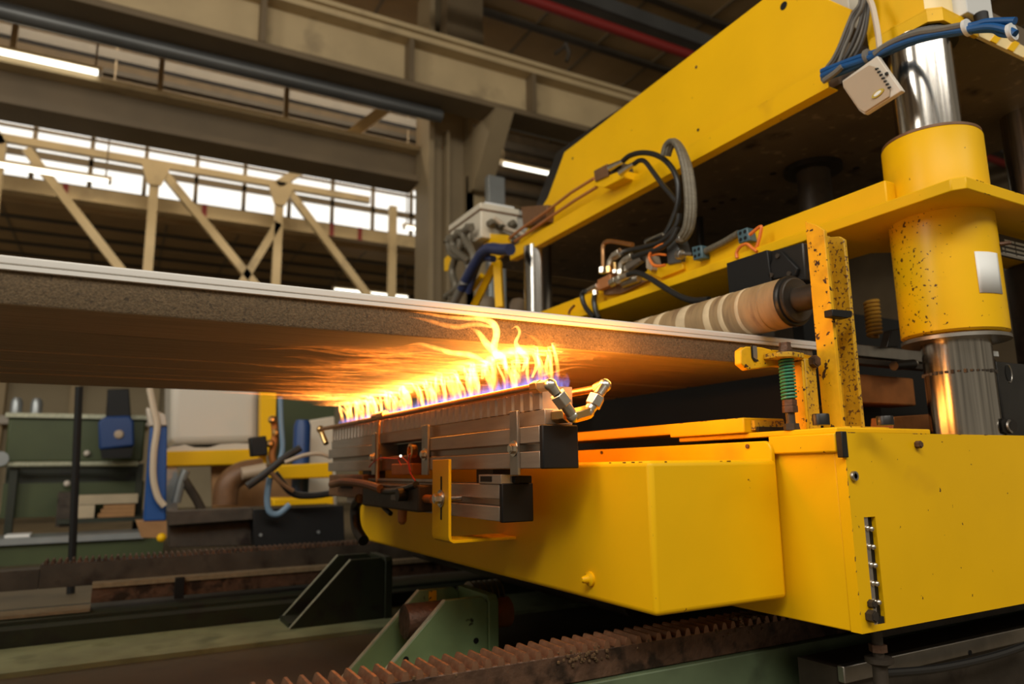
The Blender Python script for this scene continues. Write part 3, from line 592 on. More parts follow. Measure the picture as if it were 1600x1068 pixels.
ob('hex_nut', MB().tube([V[9], V[10]], 0.0155, 6), M['brass'], bu, bevel=0.0015)
ob('hex_nut', MB().cyl((0.90, 1.428, 1.121), (0.905, 1.385, 1.121), 0.019, n=6), M['brass'], bu, bevel=0.0015)
ob('hex_nut', MB().tube([t1, (t1[0], t1[1]+0.032, t1[2])], 0.0155, 6), M['brass'], bu, bevel=0.0015)
# lower profile, clip and sensor bracket
profile(0.85, 0.938, 0.870, 0.962, 1.628, 3.0, bu, g=0.02)
ob('end_cap', box(0.849, 0.940, 1.611, 1.627, 0.868, 0.964), M['black'], bu, bevel=0.003)
q1 = (0.848,1.741,0.965); q2 = (0.848,1.614,0.995)
ob('sensor_bracket', box(0.848, 0.90, q2[1], q1[1], 0.9625, 0.986), M['alu'], bu, bevel=0.001)
ob('bracket_window', box(0.8465, 0.849, q2[1]+0.05, q1[1]-0.012, 0.968, 0.982), M['black'], bu)
ob('clamp_tube', MB().cyl((0.872, 1.63, 0.971), (0.872, 1.73, 0.971), 0.0085, n=12), M['nickel'], bu)
ob('black_clip', box(0.88, 0.93, 1.60, 1.70, 0.9645, 0.982), M['black'], bu, bevel=0.002)
ob('spacer', box(0.87, 0.93, 1.70, 1.80, 0.9625, 0.9995), M['darksteel'], bu)
ob('spacer', box(0.87, 0.93, 2.75, 2.85, 0.9625, 0.9995), M['darksteel'], bu)
# dark valve gear in the opening of the burner bar
vg = ob('valve_block', box(0.865, 0.93, 2.30, 2.60, 1.0, 1.05), M['brownblk'], bu, bevel=0.003)
ob('valve_port', MB().lathe([(0.016, 0), (0.022, -0.002), (0.024, -0.022), (0.017, -0.024), (0.015, -0.004)], (0.862, 2.24, 1.062), 20, 'x'), M['brass'], bu)
ob('ignition_block', box(0.84, 0.90, 2.22, 2.42, 0.985, 1.022), M['bronze'], bu, bevel=0.003)
ob('valve_body', box(0.80, 0.86, 2.06, 2.62, 0.875, 0.955), M['darksteel'], bu, bevel=0.006)
ob('valve_cap', MB().cyl((0.80, 2.16, 0.925), (0.77, 2.16, 0.925), 0.020, n=16), M['blackm'], bu)
ob('rod', MB().cyl((0.825, 2.0, 0.915), (0.825, 2.20, 0.915), 0.012, n=12), M['bronze'], bu)
ob('plate_mark', box(0.7985, 0.80, 2.25, 2.30, 0.905, 0.925), M['greycable'], bu)
ob('side_block', box(0.83, 0.92, 2.72, 3.22, 0.895, 0.985), M['brownblk'], bu, bevel=0.004)
ob('side_block_slot', box(0.826, 0.831, 2.85, 3.02, 0.93, 0.965), M['black'], bu)
ob('drip_plate', box(0.845, 0.86, 1.98, 2.70, 0.964, 0.972), M['steel'], bu)

# yellow L bracket that carries the lower profile from the cover box
br = thing('mounting_bracket', 'yellow L-shaped slotted bracket holding the lower burner profile to the cover box', 'bracket', (0.9, 1.87, 0.806))
ys0, ys1 = 1.868, 1.95
m = MB().prism([(0.792, 1.028), (0.792, 0.822), (0.796, 0.811), (0.806, 0.805), (0.999, 0.805), (0.999, 0.813), (0.808, 0.813), (0.802, 0.817), (0.800, 0.824), (0.800, 1.028)], 'y', 1.812, 1.928)
ob('plate', m, M['yellow_clean'], br, bevel=0.001)
ob('slot', MB().box(0.7912, 0.793, 1.857, 1.867, 0.865, 0.982), M['black'], br)
ob('washer', MB().cyl((0.7915, 1.862, 0.922), (0.788, 1.862, 0.922), 0.024, n=24), M['steel'], br)
ob('bolt', hexbolt((0.788, 1.862, 0.922), '-x', 0.014, 0.018, 0.019), M['nickel'], br)
ob('bolt_stem', MB().cyl((0.80, 1.862, 0.922), (0.853, 1.862, 0.922), 0.008, n=12), M['steel'], br)

# loose wires around the burner
ob('ignition_wire', MB().tube(smooth([(0.83,2.643,1.013), (0.83,2.531,1.043), (0.83,2.334,1.039), (0.83,2.296,1.045), (0.83,2.231,1.023), (0.83,2.209,0.994), (0.83,2.159,0.966)]), 0.0022, 6).tube(smooth([(0.83,2.292,1.015), (0.83,2.32,1.037), (0.83,2.298,1.046)]), 0.002, 6).tube(smooth([(0.83,2.204,0.998), (0.83,2.225,1.028), (0.83,2.21,1.053)]), 0.002, 6), M['redwire'], label='thin red ignition wires looping in front of the burner opening', cat='wire')
ob('spark_tip', MB().ball((0.827,2.29,1.047), 0.004, 5), M['lamp'], label='tiny glowing spark tip on the red ignition wires', cat='igniter')
ob('black_cable', tube([(0.8,3.065,0.941), (0.8,2.874,0.952), (0.8,2.676,0.956), (0.8,2.453,0.938), (0.8,2.353,0.931), (0.8,2.212,0.938), (0.8,2.075,0.957)], 0.011, 10), M['rubber'], label='black cable strung along the front of the dark valve gear', cat='cable')
ob('brown_sleeve', tube([(0.79,3.017,0.947), (0.79,2.839,0.958), (0.79,2.577,0.953), (0.79,2.38,0.939)], 0.015, 10), M['brownblk'], label='brown cable sleeve hanging below the far burner profile', cat='cable')
ob('drain_hose', tube([(0.82,2.716,0.896), (0.82,2.771,0.864), (0.82,2.77,0.815), (0.82,2.737,0.778), (0.82,2.656,0.746)], 0.020, 12), M['rubber'], label='thick black hose hanging down beneath the far end of the burner', cat='hose')
ob('thin_hose', tube([(0.83,2.541,0.912), (0.83,2.477,0.878), (0.83,2.39,0.855)], 0.008, 8), M['rubber'], label='thin black hose slanting below the dark valve gear', cat='hose')
ob('hose_nozzle', MB().lathe([(0.006,-0.03),(0.014,-0.02),(0.016,0.02),(0.008,0.03)], (0.83,2.275,0.856), 14), M['bronze'], label='small bronze nozzle hanging below the dark valve gear', cat='nozzle')

# ---------------------------------------------------------------- flames
def flame_mat(name, base=(0.15,0.21,0.66), lo=(1.0,0.20,0.012), hi=(1.0,0.46,0.10), s_lo=0.5, s_hi=3.0, power=1.6):
    m = bpy.data.materials.new(name); m.use_nodes = True; nt = m.node_tree; nt.nodes.clear(); N = nt.nodes.new; L = nt.links.new
    at_ = N('ShaderNodeAttribute'); at_.attribute_name = 'flame_mix'
    lw = N('ShaderNodeLayerWeight'); lw.inputs[0].default_value = 0.5
    inv = N('ShaderNodeMath'); inv.operation = 'SUBTRACT'; inv.inputs[0].default_value = 1.0; L(lw.outputs['Facing'], inv.inputs[1])
    pw = N('ShaderNodeMath'); pw.operation = 'POWER'; L(inv.outputs[0], pw.inputs[0]); pw.inputs[1].default_value = power
    sep = N('ShaderNodeSeparateColor'); L(at_.outputs['Color'], sep.inputs[0])      # R = density, G = heat, B = blue
    tc = N('ShaderNodeTexCoord'); no = N('ShaderNodeTexNoise'); no.inputs['Scale'].default_value = 55; no.inputs['Detail'].default_value = 3
    L(tc.outputs['Object'], no.inputs['Vector'])
    mr = N('ShaderNodeMapRange'); mr.inputs['From Min'].default_value = 0.3; mr.inputs['From Max'].default_value = 0.7; mr.inputs['To Min'].default_value = 0.35; mr.inputs['To Max'].default_value = 1.3
    L(no.outputs['Fac'], mr.inputs['Value'])
    den = N('ShaderNodeMath'); den.operation = 'MULTIPLY'; L(pw.outputs[0], den.inputs[0]); L(sep.outputs[0], den.inputs[1])
    den2 = N('ShaderNodeMath'); den2.operation = 'MULTIPLY'; L(den.outputs[0], den2.inputs[0]); L(mr.outputs[0], den2.inputs[1])
    mixc = N('ShaderNodeMix'); mixc.data_type = 'RGBA'; mixc.inputs[6].default_value = (*lo, 1); mixc.inputs[7].default_value = (*hi, 1); L(sep.outputs[1], mixc.inputs[0])
    mixb = N('ShaderNodeMix'); mixb.data_type = 'RGBA'; L(mixc.outputs[2], mixb.inputs[6]); mixb.inputs[7].default_value = (*base, 1); L(sep.outputs[2], mixb.inputs[0])
    st_ = N('ShaderNodeMapRange'); st_.inputs['To Min'].default_value = s_lo; st_.inputs['To Max'].default_value = s_hi; L(sep.outputs[1], st_.inputs['Value'])
    sm = N('ShaderNodeMath'); sm.operation = 'MULTIPLY'; L(st_.outputs[0], sm.inputs[0]); L(den2.outputs[0], sm.inputs[1])
    e = N('ShaderNodeEmission'); L(mixb.outputs[2], e.inputs[0]); L(sm.outputs[0], e.inputs[1])
    tr_ = N('ShaderNodeBsdfTransparent'); ad = N('ShaderNodeAddShader'); L(e.outputs[0], ad.inputs[0]); L(tr_.outputs[0], ad.inputs[1])
    o = N('ShaderNodeOutputMaterial'); L(ad.outputs[0], o.inputs[0])
    m.cycles.emission_sampling = 'NONE'
    return m
MF = flame_mat('flame')
def flame_obj(name, mb, heat, parent, kind='stuff'):
    o = ob(name, mb, MF, parent, kind=kind, sharp=3.2)
    ca = o.data.color_attributes.new('flame_mix', 'FLOAT_COLOR', 'POINT')
    ca.data.foreach_set('color', [c for h in heat for c in (*h, 1.0)])
    return o
class Flames:
    def __init__(s): s.mb = MB(); s.h = []
    def tongue(s, pts, radii, heat, n=8, flat=1.0):
        b = len(s.mb.v); s.mb.tube(pts, 0, n, radii=radii, caps=False, flat=flat)
        for h in heat: s.h += [h]*n
fr = thing('burner_flame', 'row of yellow and blue gas flames spreading below the panel from the burner', 'flame', (0.91, 2.2, 1.185))
R = random.Random(11)
TOP = 1.292
blue = Flames(); ton = Flames(); lick = Flames()
def near(y): return max(0.0, min(1.0, (2.9-y)/1.4))
# blue roots on each fin
for i in range(118):
    y = 1.44+i*0.0155
    for x in (0.88, 0.91, 0.94):
        h = R.uniform(0.030, 0.060); yy = y+R.uniform(-0.004, 0.004)
        blue.tongue([(x, yy, 1.193), (x, yy, 1.193+h*0.35), (x+R.uniform(-.004,.004), yy, 1.193+h)], [0.005, 0.0085, 0.002], [(0.55,0.12,1.0), (0.40,0.10,1.0), (0.0,0.0,0.8)])
# standing tongues that reach the underside and roll away along it
for i in range(100):
    y = 1.44+ (i/100.0)*1.80+R.uniform(-0.01, 0.01); x = R.choice((0.875, 0.89, 0.91, 0.93, 0.95))+R.uniform(-0.004, 0.004)
    big = R.random(); ph = R.uniform(0, 6.28); am = R.uniform(0.003, 0.010)
    z0 = 1.197+R.uniform(0, 0.02); ztop = TOP if R.random() < 0.8 else R.uniform(1.24, 1.28)
    pts = []; rad = []; heat = []
    m = 11; rw = R.uniform(0.003, 0.0065)*(1.25 if big > 0.8 else 1.0)
    for k in range(m):
        t = k/(m-1); z = z0+(ztop-z0)*t
        pts.append((x+am*math.sin(ph+4*t)*t-0.015*t*t, y+am*math.cos(ph*1.7+5*t)*t, z))
        rad.append(rw*(0.35+1.1*math.sin(math.pi*min(1, 0.15+0.75*t))))
        heat.append((min(1, 0.10+1.5*t), 0.20+0.62*t**0.8, max(0, 0.5-2.2*t)))
    if ztop == TOP:
        ang = R.uniform(-0.5, 0.5) + (math.pi if R.random() < 0.8 else 0.0); ln = R.uniform(0.04, 0.16)
        for k in range(1, 7):
            t = k/6; px, py, pz = pts[m-1]
            pts.append((px+math.cos(ang)*ln*t, py+math.sin(ang)*ln*t+0.008*math.sin(ph+6*t), TOP+0.001)); rad.append(rw*1.5*(1-t)**0.7+0.0004); heat.append((0.9*(1-t), 0.75*(1-t)**1.2, 0))
    ton.tongue(pts, rad, heat)
# bright root cloud where the tongues flatten against the underside
for i in range(120):
    y = R.uniform(1.47, 3.05); nr = near(y)
    x0_ = 0.92+R.uniform(-0.05, 0.05); ln = R.uniform(0.06, 0.24); sg = -1 if R.random() < 0.78 else 0.6; am = R.uniform(0.003, 0.012); ph = R.uniform(0, 6.28)
    wd = R.uniform(0.006, 0.018); pts = []; rad = []; heat = []
    for k in range(11):
        t = k/10
        pts.append((x0_+sg*ln*t, y+am*math.sin(ph+7*t)+0.04*(R.random()-0.5)*0, 1.288-0.003*R.random())); rad.append(wd*(math.sin(math.pi*(0.08+0.9*t)))**0.8*(1-0.5*t)+0.0006)
        heat.append((0.75*(1-t)**0.8, 0.8*(1-t)**1.1, 0))
    lick.tongue(pts, rad, heat, 8, flat=0.32)
# long ragged orange licks streaming along the underside
for i in range(105):
    y = R.uniform(1.50, 2.80); ln = R.uniform(0.12, 0.42)*(0.65 if y < 1.7 else 1.0); sg = -1 if R.random() < 0.80 else 1
    if sg > 0: ln *= 0.6
    x0_ = 0.91+sg*R.uniform(0.02, 0.28); am = R.uniform(0.008, 0.035); ph = R.uniform(0, 6.28); dr = R.uniform(-0.10, 0.10)
    wd = R.choice((R.uniform(0.004, 0.012), R.uniform(0.012, 0.034))); pts = []; rad = []; heat = []
    for k in range(13):
        t = k/12
        yy = y+am*math.sin(ph+8*t)+dr*t
        pts.append((x0_+sg*ln*t, max(1.506, min(2.80, yy)), 1.2905-0.002*R.random())); rad.append(wd*(math.sin(math.pi*(0.06+0.92*t)))**1.2+0.0005)
        heat.append((0.55*(1-t)**0.6*min(1, 0.3+3*t), 0.38*(1-t)**1.5, 0))
    lick.tongue(pts, rad, heat, 8, flat=0.25)
# ragged bright ends that spill out below the far edge
for i in range(34):
    y = R.uniform(2.62, 2.88); ln = R.uniform(0.10, 0.34); x0_ = 0.90-R.uniform(0, 0.16); ph = R.uniform(0, 6.28); wd = R.uniform(0.007, 0.020); pts = []; rad = []; heat = []
    for k in range(12):
        t = k/11
        pts.append((x0_-ln*t, y+0.02*math.sin(ph+7*t), 1.286-0.006*math.sin(ph+3*t)**2)); rad.append(wd*math.sin(math.pi*(0.06+0.92*t))+0.0005)
        heat.append((0.75*(1-t)**0.7, 0.5*(1-t)**1.2, 0))
    lick.tongue(pts, rad, heat, 8, flat=0.35)
# curls that escape round the near edge and climb the grainy face
def curl(P, rs, hs):
    pts = smooth(P, 5); n_ = len(pts)
    def ip(a, i):
        f = i*(len(a)-1)/(n_-1); j = min(int(f), len(a)-2); return a[j]+(a[j+1]-a[j])*(f-j)
    lick.tongue(pts, [ip(rs, i) for i in range(n_)], [(ip([h[0] for h in hs], i), ip([h[1] for h in hs], i), 0) for i in range(n_)], 10, flat=0.6)
yf = 1.478
curl([(0.838,1.478,1.23), (0.85,1.478,1.262), (0.832,1.478,1.28), (0.821,1.478,1.299), (0.832,1.478,1.323), (0.824,1.478,1.338), (0.81,1.478,1.331)], [0.006,0.012,0.013,0.008,0.006,0.006,0.002], [(0.9,0.8),(1,1),(1,1),(0.9,0.8),(0.8,0.7),(0.6,0.6),(0.2,0.3)])
curl([(0.794,1.478,1.23), (0.785,1.478,1.257), (0.763,1.478,1.273), (0.742,1.478,1.291), (0.721,1.478,1.315), (0.699,1.478,1.325)], [0.006,0.014,0.016,0.014,0.010,0.002], [(0.9,0.8),(1,1),(1,1),(1,0.9),(0.7,0.6),(0.1,0.2)])
curl([(0.767,1.476,1.255), (0.761,1.476,1.285), (0.768,1.476,1.316), (0.76,1.476,1.339), (0.731,1.476,1.348), (0.69,1.476,1.346), (0.641,1.476,1.345), (0.59,1.476,1.348), (0.547,1.476,1.349)], [0.008,0.014,0.014,0.013,0.012,0.010,0.008,0.006,0.001], [(1,1),(1,1),(1,1),(0.95,0.9),(0.9,0.8),(0.7,0.6),(0.5,0.45),(0.4,0.35),(0.1,0.2)])
curl([(0.757,1.476,1.331), (0.715,1.476,1.334), (0.666,1.476,1.324), (0.626,1.476,1.327), (0.586,1.476,1.334), (0.548,1.476,1.337)], [0.006,0.011,0.012,0.010,0.007,0.001], [(0.8,0.7),(0.7,0.55),(0.55,0.4),(0.45,0.35),(0.3,0.3),(0.1,0.2)])
curl([(0.754,1.5,1.249), (0.712,1.5,1.264), (0.662,1.5,1.267), (0.622,1.5,1.275), (0.582,1.5,1.282), (0.544,1.5,1.275)], [0.006,0.013,0.012,0.010,0.007,0.001], [(1,1),(1,0.9),(0.8,0.7),(0.6,0.5),(0.4,0.4),(0.1,0.2)])
curl([(0.736,1.488,1.208), (0.748,1.488,1.247), (0.799,1.488,1.272), (0.843,1.488,1.282), (0.87,1.488,1.272)], [0.006,0.018,0.022,0.018,0.004], [(0.8,0.8),(1,1),(1,1),(1,1),(0.3,0.5)])
curl([(0.863,1.475,1.216), (0.877,1.475,1.249), (0.866,1.475,1.276), (0.848,1.475,1.284)], [0.005,0.009,0.008,0.003], [(0.8,0.7),(0.9,0.8),(0.8,0.7),(0.3,0.4)])
curl([(0.841,1.484,1.281), (0.877,1.484,1.289), (0.895,1.484,1.299), (0.871,1.484,1.316), (0.853,1.484,1.323)], [0.008,0.009,0.008,0.007,0.001], [(0.6,0.4),(0.5,0.3),(0.4,0.25),(0.3,0.2),(0.1,0.1)])
curl([(0.898,1.52,1.248), (0.945,1.52,1.256), (0.984,1.52,1.279), (1.033,1.52,1.284)], [0.006,0.008,0.006,0.001], [(0.7,0.5),(0.5,0.3),(0.35,0.2),(0.1,0.1)])
curl([(0.941,1.56,1.234), (1.0,1.56,1.252), (1.05,1.56,1.263), (1.102,1.56,1.263)], [0.006,0.007,0.005,0.001], [(0.6,0.4),(0.5,0.3),(0.3,0.15),(0.1,0.1)])
flame_obj('blue_root', blue.mb, blue.h, fr)
flame_obj('flame_tongue', ton.mb, ton.h, fr)
flame_obj('flame_lick', lick.mb, lick.h, fr)

# ---------------------------------------------------------------- hydraulics on the beam and crosshead
mf = thing('manifold_block', 'brown and yellow hydraulic manifold block bolted to the yellow beam plate', 'manifold', (2.09,2.809,2.438))
ob('block', MB().prism([(p[1], p[2]) for p in [(2.03,2.809,2.493), (2.03,2.695,2.486), (2.03,2.689,2.421), (2.03,2.801,2.431)]], 'x', 2.03, 2.10), M['brownblk'], mf, bevel=0.003)
ob('base_block', MB().prism([(p[1], p[2]) for p in [(2.04,2.832,2.446), (2.04,2.587,2.413), (2.04,2.581,2.371), (2.04,2.743,2.379), (2.04,2.824,2.42)]], 'x', 2.04, 2.155), M['yellow'], mf, bevel=0.003)
ob('valve', MB().prism([(p[1], p[2]) for p in [(2.05,2.715,2.472), (2.05,2.607,2.462), (2.05,2.593,2.39), (2.05,2.7,2.416)]], 'x', 2.05, 2.12), M['darksteel'], mf, bevel=0.004)
ob('fitting', MB().tube([(2.03,2.672,2.455), (2.03,2.611,2.451), (2.03,2.556,2.446)], 0.0145, 8, radii=[0.018,0.014,0.011]), M['nickel'], mf)
ob('fitting', MB().tube([(2.02,2.577,2.39), (2.02,2.518,2.395), (2.02,2.464,2.394)], 0.0145, 8, radii=[0.018,0.014,0.011]), M['nickel'], mf)
ob('oil_pipe', MB().tube([(2.08,2.879,2.487), (2.08,3.094,2.487), (2.08,3.352,2.464), (2.08,3.665,2.452), (2.08,3.811,2.438)], 0.0085, 10), M['copperblk'], label='upper thin brown oil pipe running along the beam channel to the manifold block', cat='pipe', group='beam oil pipes')
ob('oil_pipe', MB().tube([(2.08,2.854,2.431), (2.08,3.057,2.43), (2.08,3.331,2.417), (2.08,3.617,2.401), (2.08,3.736,2.398)], 0.0085, 10), M['copperblk'], label='lower thin brown oil pipe running along the beam channel to the manifold block', cat='pipe', group='beam oil pipes')
ob('hydraulic_hose', tube([(1.98,2.503,2.413), (1.98,2.453,2.418), (1.98,2.371,2.399), (1.98,2.281,2.354), (1.98,2.208,2.293), (1.98,2.157,2.218), (1.98,2.142,2.153), (1.98,2.151,2.08), (1.98,2.188,2.024), (1.98,2.219,1.991), (1.98,2.256,1.972), (1.98,2.351,1.98), (1.98,2.368,1.974)], 0.0125, 12), M['rubber'], label='outer black hydraulic hose arching from the beam manifold down to the crosshead', cat='hose', group='arching black hoses')
ob('hydraulic_hose', tube([(2.0,2.448,2.38), (2.0,2.41,2.381), (2.0,2.37,2.36), (2.0,2.319,2.291), (2.0,2.259,2.206), (2.0,2.212,2.147), (2.0,2.178,2.101)], 0.0115, 12), M['rubber'], label='shorter inner black hose dropping behind the outer arch', cat='hose', group='arching black hoses')
ob('hydraulic_hose', tube([(1.96,2.122,2.025), (1.96,2.138,1.988), (1.96,2.186,1.957), (1.96,2.259,1.939), (1.96,2.36,1.949), (1.96,2.467,1.964), (1.96,2.526,1.968)], 0.0125, 12), M['rubber'], label='black hose curving into the top elbow of the low manifold', cat='hose', group='arching black hoses')
ob('hydraulic_hose', tube([(1.93,2.106,1.957), (1.93,2.154,1.914), (1.93,2.225,1.9), (1.93,2.325,1.907), (1.93,2.397,1.91)], 0.0125, 12), M['rubber'], label='black hose curving into the middle elbow of the low manifold', cat='hose', group='arching black hoses')
BR = ([(1.95,2.192,2.306), (1.95,2.172,2.342), (1.95,2.134,2.346), (1.95,2.1,2.304), (1.95,2.074,2.214), (1.95,2.063,2.111), (1.95,2.065,2.022), (1.95,2.081,1.958), (1.95,2.112,1.926), (1.95,2.139,1.917)],
      [(1.96,2.187,2.304), (1.96,2.165,2.339), (1.96,2.131,2.348), (1.96,2.096,2.301), (1.96,2.066,2.214), (1.96,2.054,2.11), (1.96,2.056,2.021), (1.96,2.074,1.953), (1.96,2.109,1.921), (1.96,2.141,1.915)],
      [(1.97,2.184,2.304), (1.97,2.161,2.336), (1.97,2.129,2.344), (1.97,2.093,2.293), (1.97,2.06,2.205), (1.97,2.047,2.11), (1.97,2.049,2.02), (1.97,2.069,1.95), (1.97,2.107,1.917), (1.97,2.143,1.913)])
for i in range(3):
    ob('braided_hose', tube(BR[i], 0.013, 10), M['braid'], label='grey braided hose arching below the beam channel, '+('inner one of three', 'middle one of three', 'outer one of three')[i], cat='hose', group='braided hoses')

lm = thing('manifold_block', 'copper coloured low manifold block on the crosshead with plated elbows', 'manifold', (1.95,2.639,1.822))
ob('block', MB().prism([(p[1], p[2]) for p in [(1.93,2.672,1.873), (1.93,2.574,1.879), (1.93,2.564,1.823), (1.93,2.676,1.822)]], 'x', 1.93, 2.0), M['copperblk'], lm, bevel=0.003)
ob('mount', MB().prism([(p[1], p[2]) for p in [(1.96,2.668,1.829), (1.96,2.425,1.821), (1.96,2.347,1.795), (1.96,2.536,1.779), (1.96,2.668,1.801)]], 'x', 1.96, 2.0), M['brownblk'], lm, bevel=0.003)
def fit(name, pts, r, n=8, mt='nickel', parent=lm): return ob(name, MB().tube(pts, r, n), M[mt], parent, bevel=0.001)
fit('hex_nut', [(1.945,2.648,1.902), (1.945,2.647,1.93)], 0.0205, 6)
fit('hex_nut', [(1.94,2.589,1.887), (1.94,2.59,1.918)], 0.018, 6, 'brass')
fit('elbow', [(1.94,2.59,1.915), (1.94,2.583,1.937), (1.94,2.564,1.955), (1.94,2.535,1.959)], 0.014, 10)
fit('elbow_nut', [(1.94,2.549,1.956), (1.94,2.499,1.963)], 0.021, 6)
fit('stub', [(1.95,2.557,1.877), (1.95,2.557,1.932)], 0.010, 10, 'brass')
fit('hex_nut', [(1.945,2.55,1.875), (1.945,2.55,1.893)], 0.016, 6)
fit('hex_nut', [(1.94,2.505,1.859), (1.94,2.504,1.881)], 0.020, 6)
fit('elbow', [(1.94,2.503,1.881), (1.94,2.499,1.907), (1.94,2.479,1.918), (1.94,2.451,1.92)], 0.013, 10)
fit('elbow_nut', [(1.935,2.459,1.916), (1.935,2.408,1.919)], 0.017, 6)
fit('elbow', [(1.945,2.469,1.865), (1.945,2.467,1.886), (1.945,2.445,1.89), (1.945,2.404,1.889)], 0.012, 10)
fit('elbow_nut', [(1.95,2.458,1.881), (1.95,2.357,1.9)], 0.021, 8, 'steel')
fit('hex_nut', [(1.93,2.564,1.832), (1.93,2.524,1.837)], 0.021, 6)
fit('hex_nut', [(1.925,2.51,1.831), (1.925,2.482,1.838)], 0.020, 6)
fit('fitting', [(1.92,2.476,1.832), (1.92,2.421,1.834)], 0.016, 10)
fit('fitting', [(1.95,2.501,1.815), (1.95,2.386,1.815)], 0.019, 10, 'steel')
fit('fitting', [(1.93,2.672,1.845), (1.93,2.719,1.841), (1.93,2.779,1.837)], 0.013, 8)
fit('hex_nut', [(1.925,2.685,1.823), (1.925,2.681,1.799)], 0.016, 6)
ob('copper_pipe', tube([(1.98,2.689,1.945), (1.98,2.686,2.007), (1.98,2.684,2.044), (1.98,2.668,2.062), (1.98,2.63,2.058), (1.98,2.557,2.031), (1.98,2.459,1.991)], 0.0105, 10), M['copper'], label='bent copper pipe rising from the low manifold and turning behind the hoses', cat='pipe')
ob('hydraulic_hose', tube([(1.9,2.402,1.827), (1.9,2.363,1.825), (1.9,2.312,1.808), (1.9,2.256,1.775), (1.9,2.192,1.732), (1.9,2.124,1.686), (1.9,2.064,1.65), (1.9,2.002,1.626), (1.9,1.926,1.613)], 0.0125, 12), M['rubber'], label='black hose sagging from the low manifold towards the roller', cat='hose', group='low manifold hoses')
ob('hydraulic_hose', tube([(1.91,2.746,1.832), (1.91,2.77,1.825), (1.91,2.77,1.797), (1.91,2.747,1.754), (1.91,2.707,1.715), (1.91,2.677,1.691)], 0.0125, 12), M['rubber'], label='outer short black hose looping below the low manifold', cat='hose', group='low manifold hoses')
ob('hydraulic_hose', tube([(1.91,2.668,1.799), (1.91,2.676,1.769), (1.91,2.669,1.73), (1.91,2.654,1.7), (1.91,2.639,1.679)], 0.0125, 12), M['rubber'], label='inner short black hose dropping below the low manifold', cat='hose', group='low manifold hoses')
ob('wire_clip', tube([(1.97,2.36,1.967), (1.97,2.347,1.974), (1.97,2.296,1.977), (1.97,2.246,1.976), (1.97,2.237,1.965)], 0.006, 8), M['braid'], label='thin grey hose clip looped under the black hoses', cat='clip')
so_ = thing('solenoid_valve', 'grey and cream solenoid valve block on the crosshead beside the orange wire loop', 'valve', (1.95,2.211,1.813))
ob('body', MB().prism([(p[1], p[2]) for p in [(1.96,2.212,1.935), (1.96,2.159,1.933), (1.96,2.128,1.839), (1.96,2.135,1.82), (1.96,2.213,1.831)]], 'x', 1.96, 2.03), M['greysteel'], so_, bevel=0.004)
ob('front_frame', MB().prism([(p[1], p[2]) for p in [(1.94,2.326,1.899), (1.94,2.304,1.897), (1.94,2.287,1.829), (1.94,2.297,1.823), (1.94,2.328,1.843)]], 'x', 1.94, 2.0), M['offwhite'], so_, bevel=0.003)
ob('base', MB().prism([(p[1], p[2]) for p in [(1.97,2.357,1.851), (1.97,2.221,1.839), (1.97,2.134,1.826), (1.97,2.13,1.792), (1.97,2.271,1.788), (1.97,2.358,1.833)]], 'x', 1.97, 2.03), M['yellow'], so_, bevel=0.003)
fit('outlet', [(1.95,2.137,1.852), (1.95,2.111,1.845)], 0.02, 8, 'steel', so_)
fit('outlet', [(1.95,2.131,1.916), (1.95,2.108,1.913)], 0.015, 8, 'steel', so_)
ob('orange_wire', tube([(1.925,2.173,1.907), (1.925,2.215,1.909), (1.925,2.257,1.902), (1.925,2.283,1.885), (1.925,2.28,1.864), (1.925,2.26,1.837), (1.925,2.224,1.823), (1.925,2.188,1.818)], 0.0065, 8), M['orange'], label='bright orange wire looped in front of the solenoid valve', cat='wire')
ob('orange_wire', tube([(1.935,2.276,1.885), (1.935,2.239,1.88), (1.935,2.192,1.864)], 0.005, 8), M['orange'], label='short orange wire crossing inside the orange loop', cat='wire')
for cpts, lab, screws in (([(1.945,2.05,1.859), (1.945,1.997,1.852), (1.945,1.992,1.798), (1.945,2.045,1.802)], 'teal grey square connector next to the solenoid valve', None),
                  ([(1.945,1.812,1.852), (1.945,1.762,1.852), (1.945,1.752,1.798), (1.945,1.806,1.802)], 'teal grey square connector above the black drive motor', None)):
    cy = sum(p[1] for p in cpts)/4; cz = sum(p[2] for p in cpts)/4
    t = thing('cable_connector', lab, 'connector', (1.96, cy, min(p[2] for p in cpts)), 'teal connectors')
    ob('housing', MB().prism([(p[1], p[2]) for p in cpts], 'x', 1.945, 1.985), M['teal'], t, bevel=0.004)
    for k in range(4):
        ob('pin_socket', MB().cyl((1.9435, cy+(-0.011, 0.011)[k % 2], cz+(-0.012, 0.012)[k//2]), (1.946, cy+(-0.011, 0.011)[k % 2], cz+(-0.012, 0.012)[k//2]), 0.007, n=10), M['black'], t)
ob('conduit_tube', MB().tube([(1.965,2.019,1.824), (1.965,1.982,1.83), (1.965,1.901,1.836), (1.965,1.819,1.849)], 0.013, 10), M['braid'], label='grey conduit tube joining the two teal connectors', cat='conduit')
ob('conduit_stub', MB().tube([(1.96,2.122,1.854), (1.96,2.062,1.834)], 0.008, 10), M['steel'], label='thin steel stub between solenoid valve and teal connector', cat='conduit')
ob('orange_wire', tube([(1.93,1.737,1.813), (1.93,1.688,1.828), (1.93,1.685,1.813), (1.93,1.704,1.769), (1.93,1.719,1.748)], 0.006, 8), M['orange'], label='orange wire hanging from the teal connector above the drive motor', cat='wire')
ob('orange_wire', tube([(1.92,1.795,1.741), (1.92,1.794,1.762), (1.92,1.774,1.779), (1.92,1.743,1.778), (1.92,1.718,1.754), (1.92,1.702,1.739)], 0.006, 8), M['orange'], label='small orange wire arch standing on top of the drive motor', cat='wire')
